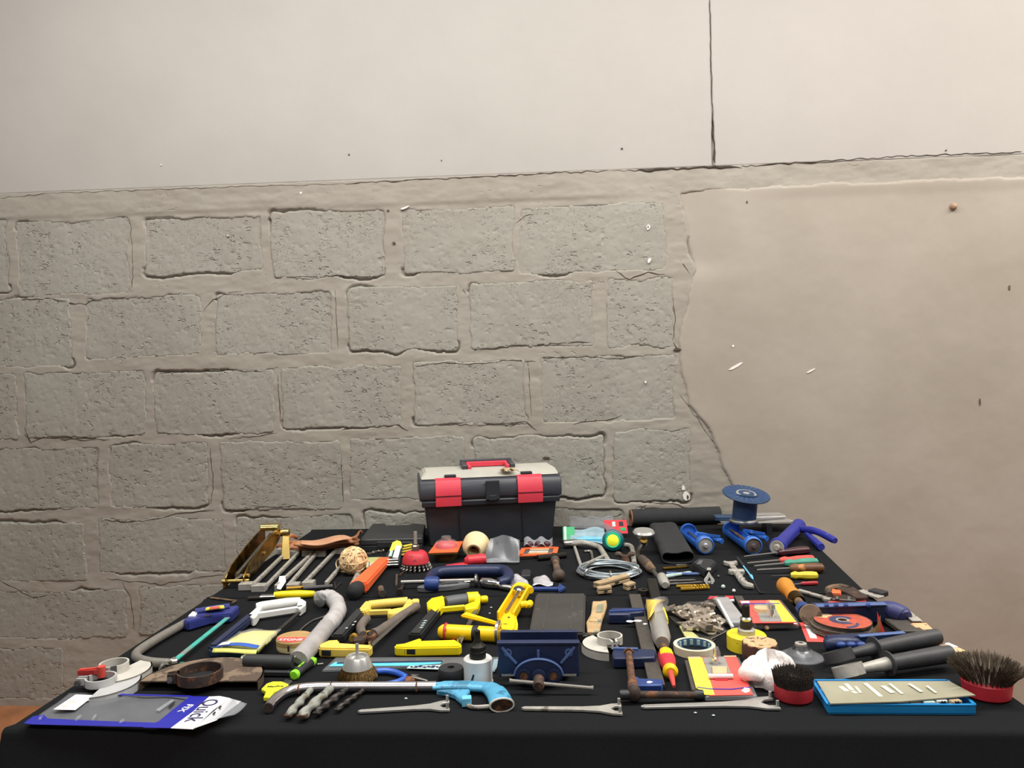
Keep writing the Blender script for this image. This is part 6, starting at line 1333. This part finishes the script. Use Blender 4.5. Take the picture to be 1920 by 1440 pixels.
t.part('hole', G().lathe([(.005, .026), (.001, .026)], n=14, cap=False), 'ink_black')

# wooden handled clamp
t = Th('bar_clamp', 'blue clamp with an orange wooden screw handle and round steel pad', 'clamp', (1520, 1168)); h = .032
a, b = t.l(1468, 1094, .045), t.l(1490, 1119, .034); d = b-a
t.part('wood_handle', G().lathe([(.012, 0), (.020, .006), (.0225, d.length*.2), (.019, d.length*.5), (.0165, d.length*.65), (.019, d.length*.85), (.016, d.length)], a, d, 20), 'orange_wood', label='orange wooden handle')
t.part('ferrule', G().lathe([(.018, 0), (.019, .01), (.016, .03)], b, d, 16), 'brass'); c = t.l(1512, 1146, .028); t.part('screw', G().tube([b, c], .0105, 12), 'iron_brown')
t.part('collar', G().lathe([(.017, 0), (.018, .02)], t.l(1504, 1140, .028), d, 16), 'blue_paint')
t.part('pad', G().lathe([(.024, 0), (.0255, .003), (.0255, .008), (.024, .011), (.002, .011)], t.l(1519, 1153, .030), V(-.12, -.95, .22), 30), 'wood_iron', label='round steel pad')
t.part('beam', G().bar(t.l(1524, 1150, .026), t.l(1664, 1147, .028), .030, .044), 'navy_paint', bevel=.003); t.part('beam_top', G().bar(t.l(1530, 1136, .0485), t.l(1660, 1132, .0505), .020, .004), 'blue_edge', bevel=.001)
for k in (1546, 1564, 1582, 1624): t.part('tooth', G().bar(t.l(k, 1134.5, .051), t.l(k+8, 1134.3, .052), .018, .004), 'blue_paint')
t.part('sleeve', G().tube(curve([t.l(1652, 1140, .035), t.l(1672, 1144, .034), t.l(1692, 1153, .026), t.l(1699, 1159, .022)], 5), [.014, .016, .018, .019, .020, .021, .021, .021, .021, .021, .021, .020, .018, .017, .016, .012], 14), 'navy_sleeve', label='violet blue sleeve')

# spanner rod, snips, red cards, dark bars at the corner
t = Th('ring_spanner', 'grey spanner running behind the orange wooden handle', 'spanner', (1497, 1112), to=(1562, 1131)); L = t.L
t.part('shank', G().bar((0, 0, .008), (L*.8, 0, .008), .012, .007), 'steel_grey', bevel=.0015); t.part('head', G().prism([V(L*.76, .010, 0), V(L*.9, .02, 0), V(L, .012, 0), V(L*.93, 0, 0), V(L, -.012, 0), V(L*.9, -.02, 0), V(L*.76, -.010, 0)], .003, .013), 'steel_grey', bevel=.001)
t = Th('snips', 'dark snips with an orange patch lying on a red card', 'snips', (1570, 1128))
t.part('loop', G().tube(curve([t.l(1556, 1115, .02), t.l(1552, 1106, .02), t.l(1562, 1101, .02), t.l(1578, 1100, .02), t.l(1592, 1104, .02)], 6), .008, 8), 'iron_brown')
t.part('blade', G().bar(t.l(1584, 1103, .02), t.l(1618, 1122, .018), .05, .006, .03), 'rust_dark', bevel=.001); t.part('body', G().bar(t.l(1560, 1121, .012), t.l(1606, 1124, .014), .05, .010), 'dark_steel', bevel=.002)
t.part('patch', G().prism(t.P([(1558, 1111), (1560, 1104), (1577, 1107), (1577, 1112)], .024), .012, .025), 'orange', label='orange patch', bevel=.002)
for x in (1570, 1592): t.part('rivet', G().lathe([(.006, 0), (.004, .005)], t.l(x, 1122, .018), (0, 0, 1), 10), 'steel')
t = Th('red_card', 'red card behind the blue clamp with the wooden handle', 'card', (1580, 1136)); t.part('card', G().prism(t.P([(1545, 1132), (1568, 1124), (1618, 1119), (1626, 1130)], .010), .002, .0105), 'red_card')
t = Th('flat_chisel', 'pale flat chisel blade at the table corner', 'chisel', (1612, 1115), to=(1652, 1127)); L = t.L; t.part('blade', G().bar((0, 0, .010), (L, 0, .009), .026, .006), 'steel_grey', bevel=.001); t.part('spine', G().bar((.02, .02, .012), (L*.9, .025, .012), .03, .014), 'black_plastic', bevel=.002)
t = Th('steel_square', 'long dark flat bar running under the violet blue sleeve', 'bar', (1640, 1145), to=(1712, 1196)); L = t.L; t.part('bar', G().bar((0, 0, .013), (L, 0, .011), .052, .012), 'file_steel', bevel=.002); t.part('fleck', G().bar((L*.5, .01, .0195), (L*.5+.012, .012, .0193), .006, .001), 'white_paper')
t = Th('paint_brush', 'worn brush with a dark handle and pale bristles', 'brush', (1690, 1160), to=(1742, 1198)); L = t.L
t.part('handle', G().bar((0, 0, .014), (L*.66, 0, .012), .034, .018), 'bark', bevel=.005, seg=2); t.part('ferrule', G().bar((0, .002, .0235), (L*.6, .0, .0215), .024, .004), 'steel_grey', bevel=.001)
t.part('bristle_head', G().bar((L*.64, 0, .012), (L, 0, .008), .038, .018, .042, .010), 'log_face', bevel=.003)
t = Th('paper_strip', 'pale torn strip beside the end of the black grips', 'strip', (1770, 1214), to=(1802, 1226)); t.part('strip', G().bar((0, 0, .004), (t.L, 0, .003), .03, .005), 'kraft', bevel=.001); t.part('edge', G().bar((0, .008, .0075), (t.L*.6, .006, .0072), .010, .003), 'white_paper')

# cutting discs
base = TP(1578, 1186); GRPD = 'stack of cutting discs'
for k in range(7):
    r = .062 if k == 6 else .066-.001*(k % 3); z = .001+.0042*k; c = base+V(random.uniform(-.005, .008) if k < 6 else .002, random.uniform(-.006, .006)+(.0 if k < 6 else .004), z)
    lab = ['lowest cutting disc of the stack, lying on the red card', 'second cutting disc from the bottom of the stack', 'third cutting disc from the bottom of the stack', 'middle cutting disc of the stack', 'third cutting disc from the top of the stack', 'cutting disc right under the red topmost one', 'topmost cutting disc, brick red with blue print'][k]
    e = bpy.data.objects.new('cutting_disc', None); e.empty_display_size = .02; COL.objects.link(e); e.location = c; tag(e, lab, 'cutting disc', GRPD)
    tl = (.02, -.01) if k < 6 else (.0, .0); e.rotation_euler = (tl[1]*(k % 2)*.5, tl[0]*.4*((k+1) % 2), k*1.3 if k < 6 else 0)
    o = mk('disc', G().ring((0, 0, 0), .011, r, .0032, n=52), 'disc_red' if k == 6 else 'disc_edge'); o.parent = e
    if k == 6:
        o = mk('rim', G().ring((0, 0, -.0006), r, r+.0015, .0046, n=52), 'rust_dark'); o.parent = e
        o = mk('printed_ring', G().ring((0, 0, .0031), .014, .029, .0006, n=40, a0=.4, a1=5.2), 'disc_print'); o.parent = e; o['label'] = 'dark blue printed ring'
        o = mk('printed_swoosh', G().prism(arc((-.012, -.018), .040, -1.5, -.2, 12)+arc((-.012, -.012), .036, -.2, -1.5, 12), .0032, .0038), 'disc_print'); o.parent = e
        o = mk('pale_patch', G().prism(arc((0, 0), .058, 1.9, 2.7, 8)+arc((0, 0), .034, 2.7, 1.9, 8), .0032, .0037), 'kraft'); o.parent = e
        o = mk('center_bush', G().ring((0, 0, .0032), .010, .0145, .0010, n=24), 'steel_grey'); o.parent = e
t = Th('red_card', 'red and white card under the stack of cutting discs', 'card', (1520, 1204)); t.part('card', G().prism(t.P([(1513, 1203), (1560, 1204), (1548, 1168), (1499, 1167)], .0009), .0002, .0009), 'red_card'); t.part('white_panel', G().prism(t.P([(1519, 1196), (1532, 1197), (1524, 1172), (1508, 1171)], .0014), .0010, .0014), 'white_print')
t = Th('torn_card', 'curled torn card standing between the discs and the dark bar', 'card', (1652, 1194))
t.part('inner', G().grid(lambda a, b: t.l(1637+17*a, 1194, 0)+V(.004*math.sin(a*3), .012*math.sin(a*2.4), .002+(.016+.030*a*a)*b), 12, 6, .001), 'kraft', ang=2); t.part('outer', G().grid(lambda a, b: t.l(1651+9*a, 1194, 0)+V(0, .016-.02*a, .002+(.052*(1-a*.96))*b), 8, 6, .001), 'red_card', ang=2, label='red outer face')

# second blue clamp
t = Th('bar_clamp', 'ridged blue clamp arm behind the black grips', 'clamp', (1560, 1222)); 
t.part('beam', G().bar(t.l(1548, 1206, .018), t.l(1700, 1199, .022), .026, .030), 'navy_paint', bevel=.004, seg=2); t.part('grip', G().tube(curve([t.l(1546, 1209, .018), t.l(1574, 1206, .022), t.l(1610, 1206, .018)], 5), [.010, .013, .015, .016, .017, .017, .017, .016, .015, .014, .012], 12), 'navy_paint')
for x in (1577, 1596, 1615): t.part('ridge', G().ball(t.l(x, 1209, .026), (.011, .008, .007), 14, 8), 'blue_paint')
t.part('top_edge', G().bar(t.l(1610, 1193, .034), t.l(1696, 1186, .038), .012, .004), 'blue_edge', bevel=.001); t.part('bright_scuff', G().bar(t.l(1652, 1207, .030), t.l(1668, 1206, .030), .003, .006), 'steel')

# side handles with clamp rings
def side_handle(label, ring, col, end, m, rs, rl, z0, z1, rr=.021):
    t = Th('side_handle', label, 'handle', ring, to=end, group='black side handles'); L = t.L; c = t.l(*col).x
    dz = (z1-z0)/L; ax = V(1, 0, dz).normalized(); o = V(0, 0, z0)
    rx = V(-.10, .42, .90).normalized(); t.part('clamp_ring', G().ring(V(.008, 0, z0+.002)-rx*.013, rr*.86, rr, .022, ax=rx, n=38), m, bevel=0)
    t.part('neck', G().tube([V(rr*.9, 0, z0), V(c, 0, z0+dz*c)], [.008, .0135], 16), m)
    t.part('flange', G().lathe([(.010, 0), (.024, .0005), (.0245, .003), (.012, .004)], V(c, 0, z0+dz*c), ax, 30), 'rubber_grip')
    t.part('grip', G().lathe([(.0155, 0), (.0150, .01), (.0165, (L-c)*.4), (.0175, (L-c)*.85), (.016, (L-c)*.97), (.010, L-c)], V(c, 0, z0+dz*c), ax, 22), 'rubber_grip')
side_handle('matt black side handle with a dark clamp ring, behind its twin', (1566, 1254), (1632, 1240), (1762, 1224), 'rubber_grip', .013, 0, .026, .036, .030)
side_handle('black side handle with a silver clamp ring behind the blue tray', (1584, 1281), (1664, 1270), (1786, 1254), 'steel_grey', .013, 0, .024, .032, .0295)

# blue tray with lid
t = Th('bit_tray', 'blue plastic tray full of small bits, its clear lid resting askew', 'tray', (1690, 1337)); hw = .017
o = t.P([(1553, 1321), (1828, 1322), (1776, 1276), (1524, 1276)], hw); ib = [o[0]+V(.005, .004, 0), o[1]+V(-.005, .004, 0), o[2]+V(-.005, -.004, 0), o[3]+V(.004, -.004, 0)]
t.part('bottom', G().prism(o, .0, .003), 'tray_blue')
for k in range(4):
    a, b = o[k], o[(k+1) % 4]; t.part('wall', G().bar(V(a.x, a.y, .010), V(b.x, b.y, .010), .003, .0155), 'tray_blue', bevel=.0008)
    t.part('rim', G().bar(V(a.x, a.y, hw+.0005), V(b.x, b.y, hw+.0005), .0055, .002), 'tray_blue')
for k in range(9):
    u = .14+.095*k; p = ib[0]*(1-u)+ib[1]*u+V(0, .008+.004*(k % 2), 0); c = ['kraft', 'dark_steel', 'ice_card', 'rust_dark', 'steel_grey', 'kraft', 'ice_card', 'white_plastic', 'tan_peg'][k]
    ht = .0165+.0065*u; p = p-V(0, .004, 0); t.part('compartment_piece', G().box((p.x, p.y, .003+ht/2-.0015), (.020, .010, ht-.003), rz=.1*(k % 3)), c, bevel=.001)
for u in (.805, .90):
    p = ib[0]*(1-u)+ib[1]*u+V(0, -.0012, 0); p.z = .0185
    g = G()
    for a in range(3): g.bar(p+V(.0065*math.cos(a*1.05), 0, .0045*math.sin(a*1.05)), p-V(.0065*math.cos(a*1.05), 0, .0045*math.sin(a*1.05)), .0028, .0012, up=(0, 1, 0))
    t.part('star_bit', g, 'ink_black')
zl = [.0195, .0215, .025, .0205, .0195]; lp = [t.l(x, y, z+.002) for (x, y), z in zip([(1557, 1319), (1690, 1315), (1829, 1303), (1780, 1277), (1532, 1277)], zl)]
n = 5; g = G(); vs = [V(p.x, p.y, z) for p, z in zip(lp, zl)]; g.add(vs+[v+V(0, 0, .002) for v in vs], [tuple(range(n-1, -1, -1)), tuple(range(n, 2*n))]+[(i, (i+1) % n, n+(i+1) % n, n+i) for i in range(n)])
lid = t.part('lid', g, 'tray_lid', label='yellowed clear lid')
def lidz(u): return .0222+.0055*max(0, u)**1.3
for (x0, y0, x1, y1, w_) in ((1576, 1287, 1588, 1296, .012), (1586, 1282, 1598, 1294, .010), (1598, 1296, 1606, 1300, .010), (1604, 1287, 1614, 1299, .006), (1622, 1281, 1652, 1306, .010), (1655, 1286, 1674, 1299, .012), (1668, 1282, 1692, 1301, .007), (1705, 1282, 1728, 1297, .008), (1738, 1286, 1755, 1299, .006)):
    u = (x0-1540)/270; t.part('lid_print_glare', G().bar(t.l(x0, y0, lidz(u)), t.l(x1, y1, lidz(u)), w_*.8, .0006), 'lid_glare', lid)  # pale bars paint print and glare onto the lid

# large flared brush
t = Th('cup_brush', 'large red cup brush with long flaring dark bristles at the table corner', 'wire brush', (1850, 1304)); R = .041
t.part('base', G().lathe([(R*.86, 0), (R*.97, .004), (R*1.04, .028), (R*1.0, .031), (R*.86, .031)], n=44), 'red', label='red base')
g = G()
for ring_, (r0, r1, z1, n) in enumerate(((R*.95, .061, .058, 34), (R*.75, .050, .063, 28), (R*.55, .038, .064, 22))):
    for k in range(n):
        a = 2*math.pi*(k+.5*ring_)/n+random.uniform(-.05, .05)
        for q in range(26):
            b = a+random.gauss(0, .035); e = random.gauss(0, .0022); zz = z1+random.gauss(0, .003); rb = r0+random.uniform(-.004, .002)
            g.tube([(rb*math.cos(a), rb*math.sin(a), .029), ((rb+r1)/2*math.cos((a+b)/2), (rb+r1)/2*math.sin((a+b)/2), .029+(zz-.029)*.56), ((r1+e)*math.cos(b), (r1+e)*math.sin(b), zz)], [.0008, .0007, .0004], 3, cap=False)
t.part('bristles', g, 'bristle', stuff=True); t.part('bristle_bed', G().lathe([(R*1.0, .030), (R*.2, .034)], n=30), 'bristle_dark')
